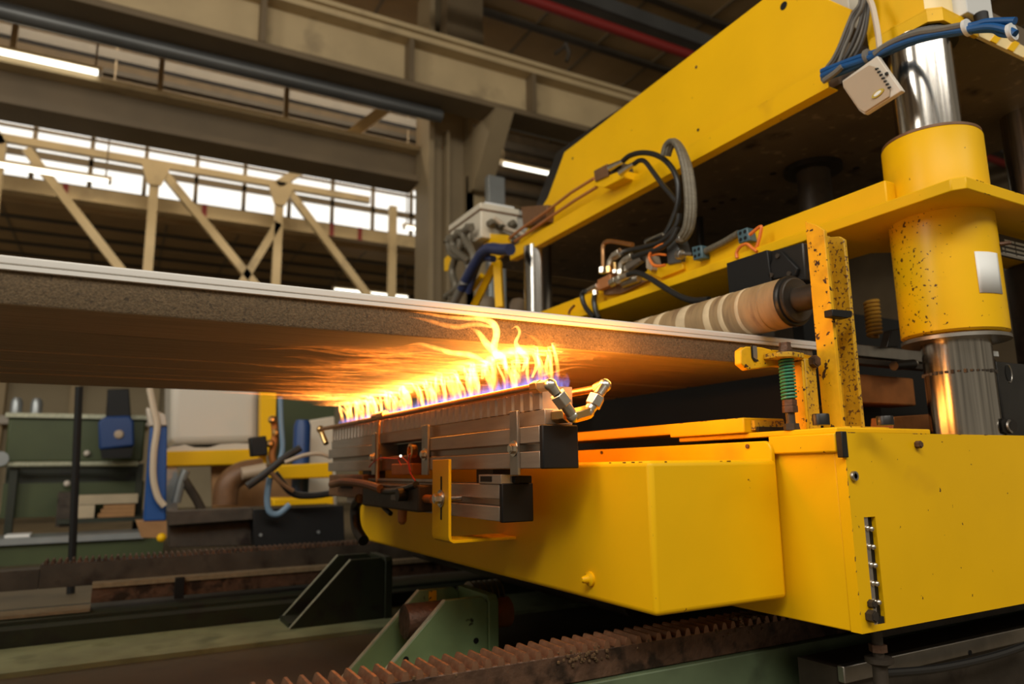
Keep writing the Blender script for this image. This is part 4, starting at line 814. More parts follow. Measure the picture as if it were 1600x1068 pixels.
ob('drip_wire', tube([(1.92,2.909,1.756), (1.92,2.892,1.773), (1.92,2.858,1.786)], 0.007, 8), M['copper'], label='short rusty wire bow on the crosshead behind the low hoses', cat='wire')

# ---------------------------------------------------------------- cable bundles at the beam end
CB = [[(2.06,1.471,2.348), (2.06,1.435,2.37), (2.06,1.405,2.403), (2.06,1.376,2.446), (2.06,1.346,2.487), (2.06,1.32,2.502), (2.06,1.311,2.525), (2.06,1.31,2.564)],
      [(2.05,1.462,2.331), (2.05,1.421,2.352), (2.05,1.389,2.386), (2.05,1.358,2.432), (2.05,1.335,2.468), (2.05,1.308,2.486), (2.05,1.298,2.514), (2.05,1.297,2.552)],
      [(2.03,1.458,2.288), (2.03,1.423,2.296), (2.03,1.396,2.321), (2.03,1.371,2.361), (2.03,1.341,2.402), (2.03,1.324,2.435), (2.03,1.293,2.465), (2.03,1.283,2.498), (2.03,1.282,2.535)],
      [(2.04,1.394,2.323), (2.04,1.362,2.349), (2.04,1.335,2.383), (2.04,1.313,2.418), (2.04,1.296,2.461), (2.04,1.286,2.493), (2.04,1.285,2.541)],
      [(2.05,1.386,2.326), (2.05,1.349,2.351), (2.05,1.325,2.381), (2.05,1.308,2.414), (2.05,1.291,2.461), (2.05,1.286,2.497), (2.05,1.288,2.546)],
      [(2.05,1.346,2.33), (2.05,1.325,2.352), (2.05,1.304,2.388), (2.05,1.29,2.432), (2.05,1.282,2.475), (2.05,1.285,2.505), (2.05,1.287,2.545)],
      [(2.06,1.368,2.334), (2.06,1.341,2.359), (2.06,1.321,2.401), (2.06,1.307,2.436), (2.06,1.294,2.481), (2.06,1.289,2.511), (2.06,1.292,2.552)]]
cm = ('greycable', 'darkgrey', 'greycable', 'darkgrey', 'greycable', 'darkgrey', 'darkgrey')
cn = ('nearest the beam plate edge', 'second from the beam plate edge', 'lowest pale one reaching into the channel', 'dark one in the middle of the bundle', 'pale one in the middle of the bundle', 'dark one next to the beige cable', 'dark one behind the middle pale cable')
for i in range(7):
    ob('loose_cable', tube(CB[i], 0.0062, 8), M[cm[i]], label='loose cable of the sagging bundle, '+cn[i], cat='cable', group='sagging cable bundle')
ob('loose_cable', tube([(2.0,1.265,2.518), (2.0,1.252,2.482), (2.0,1.238,2.436), (2.0,1.232,2.382), (2.0,1.229,2.325), (2.0,1.229,2.273)], 0.009, 8), M['beigecable'], label='beige cable hanging down to the small cream alarm box', cat='cable', group='sagging cable bundle')
BH = [[(1.99,1.431,2.303), (1.99,1.369,2.293), (1.99,1.298,2.28), (1.99,1.232,2.265), (1.99,1.168,2.26), (1.99,1.108,2.246), (1.99,1.051,2.226), (1.99,0.998,2.205), (1.99,0.947,2.186), (1.99,0.914,2.176), (1.99,0.851,2.141)],
      [(1.98,1.425,2.28), (1.98,1.363,2.275), (1.98,1.293,2.26), (1.98,1.235,2.25), (1.98,1.167,2.245), (1.98,1.103,2.232), (1.98,1.047,2.214), (1.98,0.993,2.192), (1.98,0.96,2.177), (1.98,0.91,2.156), (1.98,0.871,2.124), (1.98,0.851,2.1)],
      [(2.0,1.438,2.282), (2.0,1.368,2.269), (2.0,1.293,2.259), (2.0,1.24,2.254), (2.0,1.175,2.247), (2.0,1.115,2.238), (2.0,1.058,2.221), (2.0,1.004,2.199), (2.0,0.97,2.186), (2.0,0.911,2.155), (2.0,0.89,2.13), (2.0,0.859,2.109)]]
for i in range(3):
    ob('blue_air_hose', tube(BH[i], 0.0100, 10), M['bluehose'], label='blue air hose running from the beam channel past the guide column top, '+('upper one', 'middle one', 'lowest one')[i], cat='hose', group='blue air hoses')
ob('grey_cable', tube([(1.97,1.412,2.254), (1.97,1.367,2.26), (1.97,1.342,2.268)], 0.010, 8), M['greycable'], label='short pale grey cable coming out of the channel mouth', cat='cable')
ob('grey_cable', tube([(1.975,1.232,2.252), (1.975,1.196,2.259), (1.975,1.146,2.256), (1.975,1.091,2.243), (1.975,1.039,2.221), (1.975,0.997,2.205), (1.975,0.966,2.193)], 0.010, 8), M['greycable'], label='pale grey cable lying along the top of the blue air hoses', cat='cable')
for i, pt in enumerate([(1.985,0.966,2.188), (1.985,1.261,2.263), (1.985,0.861,2.112)]):
    ob('cable_tie', MB().lathe([(0.020,-0.005),(0.024,-0.005),(0.024,0.005),(0.020,0.005)], pt, 20, 'y'), M['white'] if i != 1 else M['greycable'], label=('white cable tie around the blue hoses below the gland', 'grey cable tie around the blue hoses beside the alarm box', 'pale clamp on the blue hoses beyond the white control box')[i], cat='tie')
al = thing('alarm_box', 'small cream plastic box with slots and gold oval badge hanging from the cables', 'box', (1.96,1.272,2.067))
oq = [(1.96,1.339,2.213), (1.96,1.214,2.233), (1.96,1.151,2.085), (1.96,1.276,2.068), (1.96,1.292,2.088), (1.96,1.337,2.189)]
fy_ = [(p[1], p[2]) for p in oq]
ob('housing', MB().prism(fy_, 'x', 1.958, 1.978), M['offwhite2'], al, bevel=0.003)
ob('front_cover', MB().prism([(p[1], p[2]) for p in [(1.955,1.331,2.205), (1.955,1.239,2.213), (1.955,1.222,2.199), (1.955,1.212,2.175), (1.955,1.183,2.106), (1.955,1.188,2.082), (1.955,1.27,2.07), (1.955,1.287,2.089), (1.955,1.329,2.184)]], 'x', 1.951, 1.958), M['offwhite'], al, bevel=0.002)
SL = [(1.952,1.22,2.191), (1.952,1.21,2.188), (1.952,1.209,2.183), (1.952,1.219,2.185), (1.952,1.214,2.177), (1.952,1.204,2.175), (1.952,1.203,2.17), (1.952,1.214,2.172), (1.952,1.209,2.164), (1.952,1.199,2.162), (1.952,1.198,2.157), (1.952,1.208,2.159), (1.952,1.204,2.151), (1.952,1.194,2.148), (1.952,1.193,2.144), (1.952,1.203,2.146), (1.952,1.198,2.138), (1.952,1.188,2.135), (1.952,1.187,2.131), (1.952,1.197,2.133), (1.952,1.193,2.125), (1.952,1.183,2.123), (1.952,1.182,2.118), (1.952,1.192,2.12), (1.952,1.188,2.112), (1.952,1.178,2.11), (1.952,1.177,2.105), (1.952,1.187,2.107)]
for k in range(7):
    ob('vent_slot', MB().prism([(p[1], p[2]) for p in SL[4*k:4*k+4]], 'x', 1.9488, 1.952), M['black'], al)
bq = (1.95,1.219,2.107)
def oval(a, b, x0, x1):
    cf, sf = math.cos(0.30), math.sin(0.30); P = []
    for k in range(28):
        c_, s_ = math.cos(2*math.pi*k/28), math.sin(2*math.pi*k/28)
        P.append((bq[1]-(a*c_*cf-b*s_*sf), bq[2]+a*c_*sf*0.75+b*s_*cf))
    return MB().prism(P, 'x', x0, x1)
bad = ob('badge', oval(0.021, 0.0095, 1.9475, 1.951), M['gold'], al)
ob('badge_inset', oval(0.013, 0.0055, 1.9465, 1.948), M['paper'], bad)
ob('box_clip', MB().box(1.950, 1.957, (1.955,1.188,2.157)[1]-0.004, (1.955,1.188,2.157)[1]+0.004, (1.955,1.188,2.157)[2]-0.004, (1.955,1.188,2.157)[2]+0.004), M['blackm'], al)

# nameplate behind the sleeve
npz = [(2.297,1.13,1.694), (2.579,1.13,1.692), (2.566,1.13,1.633), (2.286,1.13,1.632)]
npx0, npx1 = npz[0][0], npz[1][0]; z0, z1 = npz[3][2]-0.004, npz[0][2]
npt = thing('nameplate', 'black nameplate with white printed table and circled number beside the sleeve', 'nameplate', (npx0+0.1, 1.13, z0))
ob('plate', box(npx0-0.02, npx0+0.27, 1.13, 1.14, z0, z1), M['label_black'], npt)
ob('plate_rim', box(npx0-0.02, npx0+0.27, 1.122, 1.132, z0-0.006, z0+0.002), M['steel'], npt)
cc_ = (npx0+0.026, 1.129, z1-0.016)
ob('printed_ring', MB().lathe([(0.0088,-0.0005),(0.0102,-0.0005),(0.0102,0.001),(0.0088,0.001)], cc_, 24, 'y'), M['print'], npt)
fc = bpy.data.curves.new('printed_digit', 'FONT'); fc.body = '2'; fc.size = 0.016; fc.align_x = 'CENTER'; fc.align_y = 'CENTER'; fc.extrude = 0.0004
fo = bpy.data.objects.new('tmp', fc); COL.objects.link(fo); dg_ = bpy.context.evaluated_depsgraph_get(); fm = bpy.data.meshes.new_from_object(fo.evaluated_get(dg_)); bpy.data.objects.remove(fo)
dgt = bpy.data.objects.new('printed_digit', fm); COL.objects.link(dgt); dgt.parent = npt; dgt.location = Vector(cc_)-OFF[npt.name]; dgt.rotation_euler = (math.pi/2, 0, 0); fm.materials.clear(); fm.materials.append(M['print'])
for r_ in range(4):
    for c_ in range(4):
        if r_ == 0 and c_ == 0: continue
        xa = npx0+0.008+c_*0.062; za = z1-0.021-r_*0.0145
        ob('printed_cell', box(xa+(0.042 if c_ == 0 else 0), xa+0.055, 1.1285, 1.13, za, za+0.007), M['print'], npt)

# ---------------------------------------------------------------- press inside, seen between post and columns
bt = thing('lower_platen', 'lower platen block coloured black for shade inside the press below the panel', 'platen', (2.7, 2.6, 1.06))
ob('block', box(2.02, 3.5, 1.62, 4.2, 1.061, 1.14), M['black'], bt)  # black colour stands in for the unlit press interior
ob('step', box(2.5, 3.5, 1.8, 4.2, 1.16, 1.20), M['black'], bt)
ob('block_foot', box(2.12, 2.40, 1.62, 1.70, 1.14, 1.20), M['black'], label='black packer under the bronze block', cat='block')
ob('table_block', box(2.06, 2.42, 1.5, 1.60, 1.195, 1.292), M['bronze'], label='bronze block coloured flame-lit orange on the lower platen behind the stop post', cat='block', bevel=0.006)  # flame light is part of the block's orange colour
ob('wood_packer', MB().prism([(p[0], p[2]) for p in [(2.165,1.42,1.147), (2.381,1.42,1.161), (2.38,1.42,1.103), (2.151,1.42,1.096)]], 'y', 1.42, 1.5), M['bronze'], label='reddish wooden packer plank coloured as flame-lit lying behind the second cap screw', cat='plank', bevel=0.002)  # plank colour carries the orange of the flame light
gr = thing('side_guide_rail', 'grey steel side guide rail with clamps continuing behind the sleeve', 'rail', (2.3, 1.48, 1.32))
ob('rail', box(1.95, 2.9, 1.47, 1.50, 1.345, 1.385), M['steel'], gr, bevel=0.003)
ob('rail_lower', box(1.95, 2.9, 1.465, 1.50, 1.318, 1.338), M['darksteel'], gr, bevel=0.003)
ob('clamp_lug', MB().prism([(p[0], p[2]) for p in [(2.259,1.46,1.382), (2.294,1.46,1.449), (2.233,1.46,1.438), (2.2,1.46,1.377)]], 'y', 1.44, 1.47), M['blackm'], gr, bevel=0.003)
ob('roller_pin', MB().tube([(2.224,1.44,1.317), (2.33,1.44,1.329)], 0.016, 14), M['blackm'], gr)
ob('pin_cap', MB().ball((2.338,1.44,1.332), 0.013, 6), M['nickel'], gr)
ob('coil_spring', MB().helix((2.557,1.72,1.598), 0.024, 1.49, 1.63, 9, 0.007), M['springyel'], label='yellow coil spring standing in the dark behind the stop post', cat='spring')
ob('spring_bracket', box(2.02, 2.12, 1.74, 1.80, 1.40, 1.68), M['darksteel'], label='dark bracket behind the yellow coil spring', cat='bracket', bevel=0.004)
ob('press_inner_frame', box(2.5, 3.6, 2.0, 4.2, 1.20, 1.66), M['black'], label='inner frame of the press coloured black for shade below the crosshead', cat='frame')  # black colour stands in for the dark void behind the lever
sb = thing('side_block', 'dark grey steel plate with an oblong hole bolted behind the front plate', 'plate', (2.45, 1.15, 1.06))
qa = [(2.288,1.16,1.298), (2.467,1.16,1.308), (2.422,1.16,1.091), (2.303,1.16,1.088)]
ob('plate', MB().prism([(qa[0][0], qa[0][2]), (qa[1][0]+0.2, qa[0][2]), (qa[1][0]+0.2, 1.06), (qa[0][0]+0.005, 1.06)], 'y', 1.16, 1.20), M['blackm'], sb, bevel=0.004)
hq = (2.347,1.159,1.263)
ob('oblong_hole', MB().prism([(hq[0]+0.016*math.cos(2*math.pi*k/24), hq[2]+0.026*math.sin(2*math.pi*k/24)) for k in range(24)], 'y', 1.1585, 1.1605), M['black'], sb)
ob('hole_rim', MB().tube([(hq[0]+0.017*math.cos(math.radians(a)), 1.159, hq[2]+0.027*math.sin(math.radians(a))) for a in range(-110, 91, 20)], 0.002, 6), M['steel'], sb)
ob('stud', MB().tube([(2.191,1.1,1.099), (2.262,1.16,1.105)], 0.022, 16), M['blackm'], sb)
ob('stud_end', MB().lathe([(0.010,0.0),(0.014,-0.004),(0.019,-0.004),(0.02,0)], (2.195,1.098,1.098), 18, 'y'), M['steel'], sb)
ob('pad', box(qa[0][0]-0.03, qa[0][0], 1.15, 1.19, 1.31, 1.325), M['white'], sb)

# ---------------------------------------------------------------- junction box at the beam tip
jb = thing('junction_box', 'beige junction box with lid and cable glands at the tip of the yellow beam', 'box', (1.95,3.894,2.463))
jc = [(2.0,4.063,2.755)][0]
jx, jy = 2.0, jc[1]; jz1 = jc[2]
jL = (2.0,4.588,2.748); jR = (2.304,4.063,2.735)
ob('body', box(jx+0.01, jR[0]-0.01, jy+0.01, jL[1]-0.01, jz1-0.24, jz1-0.035), M['ivory'], jb, bevel=0.01)
ob('lid', box(jx, jR[0], jy, jL[1], jz1-0.045, jz1), M['ivory'], jb, bevel=0.008)
ob('lid_groove', box(jx+0.004, jR[0]-0.004, jy+0.004, jL[1]-0.004, jz1-0.052, jz1-0.044), M['brownblk'], jb)
ob('top_plate', box(jx+0.05, jR[0]-0.03, jy+0.02, jy+0.10, jz1, jz1+0.02), M['white'], jb, bevel=0.004)
for i, p in enumerate([(1.99,4.197,2.628), (1.99,4.367,2.64), (1.99,4.512,2.644)]):
    ob('cable_gland', MB().tube([(jx+0.02, p[1], p[2]), (jx-0.03, p[1], p[2]-0.01), (jx-0.045, p[1], p[2]-0.05)], 0.026, 8), M['braid'], jb)
for i, p in enumerate([(2.071,4.06,2.615), (2.141,4.06,2.61), (2.232,4.06,2.635)]):
    ob('cable_gland', MB().tube([(p[0], jy+0.02, p[2]), (p[0], jy-0.03, p[2]), (p[0], jy-0.05, p[2]-0.03)], 0.024, 8), M['braid'], jb)
GH = [[(1.95,4.091,2.575), (1.95,4.204,2.585), (1.95,4.19,2.521), (1.95,4.082,2.409), (1.95,4.059,2.331), (1.95,4.135,2.278), (1.95,4.379,2.149)], [(1.96,4.289,2.603), (1.96,4.397,2.591), (1.96,4.392,2.513), (1.96,4.182,2.382), (1.96,4.15,2.356)],
      [(1.97,4.466,2.617), (1.97,4.51,2.585), (1.97,4.446,2.49), (1.97,4.246,2.41), (1.97,4.18,2.338), (1.97,4.197,2.278), (1.97,4.32,2.232), (1.97,4.564,2.209)], [(1.98,4.341,2.579), (1.98,4.359,2.507), (1.98,4.463,2.419), (1.98,4.47,2.344), (1.98,4.419,2.256), (1.98,4.492,2.176)]]
for i in range(4):
    ob('gland_hose', tube(GH[i], 0.026, 10), M['braid'], label='grey green hose hanging from the junction box, '+('nearest the yellow struts', 'short one bending behind', 'long one sweeping to the panel edge', 'outermost straight one')[i], cat='hose', group='junction box hoses')
ob('beige_pipe_bend', tube([(2.079,4.02,2.641), (2.13,4.02,2.614), (2.17,4.02,2.584), (2.231,4.02,2.567), (2.313,4.02,2.554)], 0.018, 10), M['beigecable'], label='beige bent conduit leaving the face of the junction box', cat='conduit')
ob('navy_hose', tube([(1.93,3.523,2.264), (1.93,3.638,2.295), (1.93,3.777,2.341), (1.93,3.886,2.345), (1.93,4.016,2.291), (1.93,4.131,2.229), (1.93,4.2,2.182)], 0.036, 12), M['navy'], label='thick navy hose wrapped from the beam tip down to the panel', cat='hose')
ob('navy_hose', tube([(1.96,3.797,2.284), (1.96,3.907,2.32), (1.96,4.001,2.318), (1.96,4.094,2.234), (1.96,4.169,2.152)], 0.022, 10), M['navy'], label='thinner navy hose behind the thick navy hose', cat='hose')
ob('hose_clamp', MB().lathe([(0.036,-0.012),(0.042,-0.012),(0.042,0.012),(0.036,0.012)], (1.93,4.16,2.205), 18), M['greycable'], label='pale grey clamp around the thick navy hose', cat='clamp')
ob('hose_end', MB().tube([(1.93,4.18,2.196), (1.93,4.25,2.157), (1.93,4.332,2.11)], 0.028, 10), M['greycable'], label='grey hose end below the pale clamp', cat='hose')
ys_ = thing('support_strut', 'yellow strut frame of two legs standing behind the panel under the junction box', 'strut', (2.05,4.035,2.056))
ob('leg', MB().tube([(2.05,3.952,2.302), (2.05,4.098,2.203), (2.05,4.271,2.085)], 0.032, 4), M['yellow_clean'], ys_)
ob('leg', MB().tube([(2.05,3.916,2.311), (2.05,3.901,2.15), (2.05,3.887,2.001)], 0.034, 4), M['yellow_clean'], ys_)
ob('plate', MB().prism([(p[1], p[2]) for p in [(2.08,4.215,2.598), (2.08,3.852,2.474), (2.08,3.797,2.371), (2.08,3.992,2.343), (2.08,4.169,2.472)]], 'x', 2.08, 2.10), M['yellow_clean'], ys_)
ob('brace', MB().tube([(2.06,4.299,2.221), (2.06,4.16,2.282)], 0.022, 4), M['yellow_clean'], ys_)
ob('side_lug', MB().prism([(p[1], p[2]) for p in [(2.1,4.9,2.599), (2.1,4.766,2.616), (2.1,4.749,2.55), (2.1,4.83,2.487), (2.1,4.893,2.503)]], 'x', 2.10, 2.13), M['yellow_clean'], ys_)
qc = (2.583,4.6,2.261)
ob('gas_cylinder', MB().lathe([(0.07, 0.30-qc[2]), (0.07, -0.04), (0.05, 0.0), (0.02, 0.01)], qc, 18), M['offwhite'], label='cream gas cylinder behind the panel edge near the far guide column', cat='cylinder')
qc = (2.325,4.6,2.253)
ob('gas_cylinder', MB().lathe([(0.06, 0.30-qc[2]), (0.06, -0.02), (0.04, 0.0)], qc, 18), M['offwhite'], label='cream gas cylinder behind the yellow strut legs', cat='cylinder')
ob('beam_tip_block', MB().prism([(p[1], p[2]) for p in [(2.1,3.686,2.61), (2.1,3.375,2.517), (2.1,3.403,2.421), (2.1,3.667,2.467)]], 'x', 2.10, 2.2), M['brownblk'], label='brown block between the junction box and the beam plate', cat='block', bevel=0.004)

# ---------------------------------------------------------------- rack rails
ra = thing('rack_rail', 'near rusty toothed rack on an oily green rail beam under the press carriage', 'rail', (2, 1.5, 0.3))
ob('rack_bar', box(-0.6, 5.0, 1.375, 1.462, 0.545, 0.606), M['rust'], ra, bevel=0.003)
ob('rail_beam', box(-0.6, 5.0, 1.36, 1.47, 0.30, 0.544), M['green_dirty'], ra, bevel=0.003)
pt_ = 0.0295; tz = 0.62
tooth = MB().prism([(0.0605, 0.604), (0.0645, 0.617), (0.067, 0.621), (0.073, 0.621), (0.0755, 0.617), (0.0795, 0.604)], 'y', 1.375, 1.462)
t0_ = ob('tooth', tooth, M['tooth'], ra)
for i in range(1, 75): copy_to(t0_, ra, (i*pt_, 0, 0))
rnd = random.Random(3)
gm = MB()
for k in range(46):
    px = rnd.choice((rnd.uniform(0.3, 1.5), rnd.uniform(0.85, 1.0), rnd.uniform(1.3, 1.5))); pz = rnd.uniform(0.585, 0.612)
    gm.ball((px, 1.373+rnd.uniform(-0.002, 0.004), pz), rnd.uniform(0.002, 0.005), 3)
for k in range(26):
    gm.ball((1.40+rnd.uniform(-0.03, 0.05), 1.40+rnd.uniform(-0.03, 0.03), 0.618+rnd.uniform(-0.004, 0.006)), rnd.uniform(0.003, 0.007), 3)
    gm.ball((0.93+rnd.uniform(-0.06, 0.06), 1.372, 0.592+rnd.uniform(-0.012, 0.012)), rnd.uniform(0.002, 0.005), 3)
ob('grease_clump', gm, M['grime'], ra, kind='stuff')
# far rack rail
rf = thing('rack_rail', 'far toothed rack rail on a dark beam beyond the gusset brackets', 'rail', (2, 3.96, 0.3))
ob('rack_bar', box(-0.27, 5.0, 3.94, 4.05, 0.50, 0.604), M['darksteel'], rf)
ob('rack_bar_low', box(-1.6, -0.272, 3.94, 4.05, 0.50, 0.585), M['darksteel'], rf)
tm = MB()
for i in range(170):
    x = -0.26+i*0.026
    tm.prism([(x, 0.603), (x+0.006, 0.622), (x+0.012, 0.622), (x+0.018, 0.603)], 'y', 3.94, 4.05)
ob('rack_tooth', tm, M['rust'], rf, kind='stuff')
ob('guide_strip', MB().box(-0.06, 2.5, 3.86, 3.94, 0.495, 0.515), M['brownedge'], rf)
ob('guide_face', box(-0.06, 2.5, 3.87, 3.939, 0.43, 0.4945), M['rust'], rf)
ob('guide_strip', box(0.28, 0.32, 3.84, 3.87, 0.42, 0.515), M['black'], rf)
ob('side_strip', box(-1.6, -0.06, 3.80, 3.94, 0.405, 0.418), M['brownedge'], rf)
ob('rail_beam', box(-1.6, 5.0, 3.75, 4.1, 0.30, 0.40), M['green_dark'], rf)
ob('beam_face', box(-1.6, 5.0, 3.64, 3.75, 0.30, 0.385), M['green_dark'], rf)
ob('floor_strip', box(-2.2, 2.5, 3.20, 3.635, 0.30, 0.318), M['green_pale'], label='pale green steel strip on the floor along the far rack rail', cat='strip')

# green gusset brackets between the rails
def gusset(name, label, y0, y1, X, Z, mt, loc):
    t = thing(name, label, 'bracket', loc)
    (xa, xb, xc), (zb, zc) = X, Z
    P = [(xa, zb), (xb, zc), (xc-0.02, zc), (xc, zc-0.02), (xc, zb)]
    for y in (y0, y1):
        s_ = ob('side_plate', MB().prism(P, 'y', y, y+0.022), mt, t, bevel=0.003)
        d = Vector((xb-xa, 0, zc-zb)); n = Vector((-d.z, 0, d.x)).normalized()*0.0015
        ob('bright_edge', MB().prism([(xa+n.x, zb+n.z), (xb+n.x, zc+n.z), (xb, zc), (xa, zb)], 'y', y+0.001, y+0.021), M['edge'], s_)
    ob('end_plate', MB().prism([(y0-0.008, zb), (y1+0.03, zb), (y1+0.03, zc-0.015), (y1+0.015, zc+0.002), (y0+0.007, zc+0.002), (y0-0.008, zc-0.015)], 'x', xc, xc+0.035), mt, t, bevel=0.003)
    ob('base_plate', box(xa, xc, y0+0.022, y1, zb, zb+0.02), mt, t)
    return t
b1 = gusset('gusset_bracket', 'green welded gusset bracket with a steel pin beside the near rack', 2.12, 2.34, (0.60, 0.918, 1.062), (0.301, 0.604), M['green'], (0.8, 2.2, 0.301))
ob('cross_pin', MB().lathe([(0.037, 0), (0.051, 0.001), (0.053, 0.004), (0.053, 0.235)], (0.825, 2.235, 0.532), 28, 'x'), M['rust'], b1)
ob('pin_end', MB().lathe([(0.047, 0), (0.050, 0.003), (0.050, 0.125), (0.042, 0.128)], (1.098, 2.29, 0.515), 28, 'x'), M['bronze'], b1)
sp_ = MB()
for k in range(6):
    sp_.lathe([(0.058, k*0.021), (0.062, k*0.021), (0.062, k*0.021+0.005), (0.058, k*0.021+0.005)], (1.10, 2.34, 0.556), 24, 'x')
ob('return_spring', sp_, M['steel'], b1)
ob('paint_spot', box(0.95, 0.975, 2.33, 2.3395, 0.54, 0.60), M['yellow_worn'], b1)
for p in ((1.02, 2.1185, 0.475), (0.79, 2.1185, 0.45)):
    ob('bolt_hole', MB().cyl((p[0], p[1], p[2]), (p[0], p[1]+0.002, p[2]), 0.009, n=12), M['black'], b1)
b2_ = gusset('gusset_bracket', 'dark oily gusset bracket standing further back between the rails', 3.38, 3.60, (0.718, 0.985, 1.150), (0.319, 0.594), M['green_dark'], (0.8, 3.5, 0.319))
ob('carriage_axle', MB().cyl((1.40, 1.8, 0.60), (1.40, 3.6, 0.60), 0.045, n=18), M['darksteel'], label='dark axle under the press carriage behind the gusset brackets', cat='axle')
# things under the corner, right of the foot
sr = thing('support_beam', 'grey steel support beam with pale drilled strip below the front plate', 'beam', (2.2, 1.1, 0.3))
ob('upper_web', box(1.75, 4.0, 1.25, 1.33, 0.56, 0.645), M['darksteel'], sr)
za = (1.938,1.17,0.526)
ob('pale_strip', box(1.50, 4.0, 1.17, 1.19, za[2]-0.022, za[2]+0.016), M['steel'], sr, bevel=0.003)
ob('lower_web', box(1.50, 4.0, 1.19, 1.30, 0.30, za[2]+0.010), M['darksteel'], sr)
p = (1.998,1.168,0.509)
ob('strip_hole', MB().cyl((p[0], 1.1685, p[2]), (p[0], 1.171, p[2]), 0.007, n=12), M['black'], sr)
ob('floor_cable', tube([(1.556,1.12,0.53), (1.771,1.12,0.512), (2.018,1.12,0.509), (2.271,1.12,0.522)], 0.010, 10), M['rubber'], label='black cable lying under the pale drilled strip', cat='cable')

# ---------------------------------------------------------------- far machines below the panel
gc = thing('green_machine', 'green machine cabinet standing far behind the rails under a beige wall', 'machine', (-0.4, 8.1, 0.3))
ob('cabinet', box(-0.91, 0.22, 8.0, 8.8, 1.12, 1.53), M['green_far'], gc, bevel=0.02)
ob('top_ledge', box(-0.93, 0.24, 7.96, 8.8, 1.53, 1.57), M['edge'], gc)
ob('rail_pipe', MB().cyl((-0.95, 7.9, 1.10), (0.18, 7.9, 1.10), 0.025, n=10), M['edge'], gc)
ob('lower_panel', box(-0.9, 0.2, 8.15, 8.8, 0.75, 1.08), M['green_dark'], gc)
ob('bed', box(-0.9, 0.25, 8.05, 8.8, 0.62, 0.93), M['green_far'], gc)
for x in (-0.85, 0.17): ob('leg', box(x, x+0.06, 7.95, 8.05, 0.3, 1.1), M['green_dark'], gc)
ob('lamp_knob', MB().ball((-0.26, 7.98, 1.20), 0.03, 6), M['offwhite2'], gc)
ob('lamp_knob', MB().ball((-0.40, 7.98, 0.92), 0.03, 6), M['offwhite2'], gc)
ob('gearbox', box(-0.44, -0.32, 7.6, 7.9, 0.55, 0.85), M['darksteel'], gc)
for x in (-0.88, -0.72):
    ob('flow_meter', MB().lathe([(0.05,0),(0.05,0.12),(0.03,0.16)], (x, 8.2, 1.57), 12), M['duct'], gc)
ob('hand_wheel', MB().lathe([(0.05,-0.01),(0.065,-0.01),(0.065,0.01),(0.05,0.01)], (-0.92, 7.85, 1.15), 20, 'y'), M['duct'], gc)
ob('shelf', box(-0.42, 0.25, 7.5, 8.06, 0.58, 0.618), M['green_dark'], gc)
pk = thing('plank_stack', 'pale stacked sheets and brown planks lying on the green bench', 'stack', (-0.05, 7.6, 0.62))
for k in range(4): ob('pale_sheet', box(-0.33, 0.19, 7.55, 7.9, 0.74+k*0.02, 0.757+k*0.02), M['fabric'], pk)
for k in range(3): ob('brown_plank', box(-0.12+0.02*k, 0.17, 7.56, 7.9, 0.62+k*0.037, 0.655+k*0.037), M['wood'], pk)
ob('pale_block', box(-0.33, -0.15, 7.56, 7.9, 0.62, 0.735), M['fabric'], pk)
bn = thing('work_bench', 'long low green bench with pale steel edge in front of the green machine', 'bench', (-0.5, 7.2, 0.3))
bz = (-0.072,7.0,0.482)[2]
ob('top', box(-3, 0.24, 7.0, 7.45, bz-0.02, bz+0.03), M['duct'], bn)
ob('front', box(-3, 0.40, 7.05, 7.42, 0.30, bz-0.03), M['green_far'], bn)
ob('paper', box(-0.75, -0.58, 7.1, 7.3, bz+0.031, bz+0.05), M['paper'], bn)
ob('thin_post', MB().tube([(-0.244,5.2,1.543), (-0.19, 5.2, 0.30)], 0.022, 8), M['black'], label='thin black post standing between the far rail and the green machine', cat='post')
mo = thing('blue_motor', 'blue electric motor with dark hood on the green machine', 'motor', (0.0, 7.6, 1.2))
ob('body', MB().prism([(p[0], p[2]) for p in [(-0.18,7.5,1.474), (-0.125,7.5,1.523), (0.071,7.5,1.534), (0.107,7.5,1.477), (0.129,7.5,1.254), (-0.155,7.5,1.221)]], 'y', 7.5, 7.85), M['motorblue'], mo, bevel=0.02)
ob('hood', MB().prism([(p[0], p[2]) for p in [(-0.129,7.52,1.772), (0.047,7.52,1.785), (0.083,7.52,1.518), (-0.123,7.52,1.507)]], 'y', 7.52, 7.8), M['black'], mo, bevel=0.01)
ob('shadow_foot', MB().prism([(p[0], p[2]) for p in [(-0.145,7.52,1.222), (0.12,7.52,1.242), (0.108,7.52,1.149), (-0.127,7.52,1.142)]], 'y', 7.52, 7.8), M['black'], mo)  # black block drawn as the shade below the motor
e_ = (-0.006,7.49,1.359)
ob('fan_hub', MB().lathe([(0.04,0),(0.03,-0.01),(0.01,-0.012)], (e_[0], 7.49, e_[2]), 14, 'y'), M['offwhite'], mo)
bp_ = thing('blue_pillar', 'bright blue machine pillar with a beige cable on an orange foot', 'pillar', (0.25, 5.55, 0.45))
ob('pillar', MB().prism([(p[0], p[2]) for p in [(0.182,5.5,1.329), (0.285,5.5,1.333), (0.319,5.5,0.685), (0.183,5.5,0.687)]], 'y', 5.5, 5.7), M['pillarblue'], bp_, bevel=0.01)
ob('head', MB().prism([(p[0], p[2]) for p in [(0.147,5.5,1.45), (0.267,5.5,1.403), (0.285,5.5,1.325), (0.175,5.5,1.319)]], 'y', 5.48, 5.7), M['offwhite2'], bp_, bevel=0.01)
ob('foot', MB().prism([(p[0], p[2]) for p in [(0.138,5.5,0.688), (0.319,5.5,0.685), (0.329,5.5,0.575), (0.174,5.5,0.587)]], 'y', 5.45, 5.75), M['wood'], bp_)
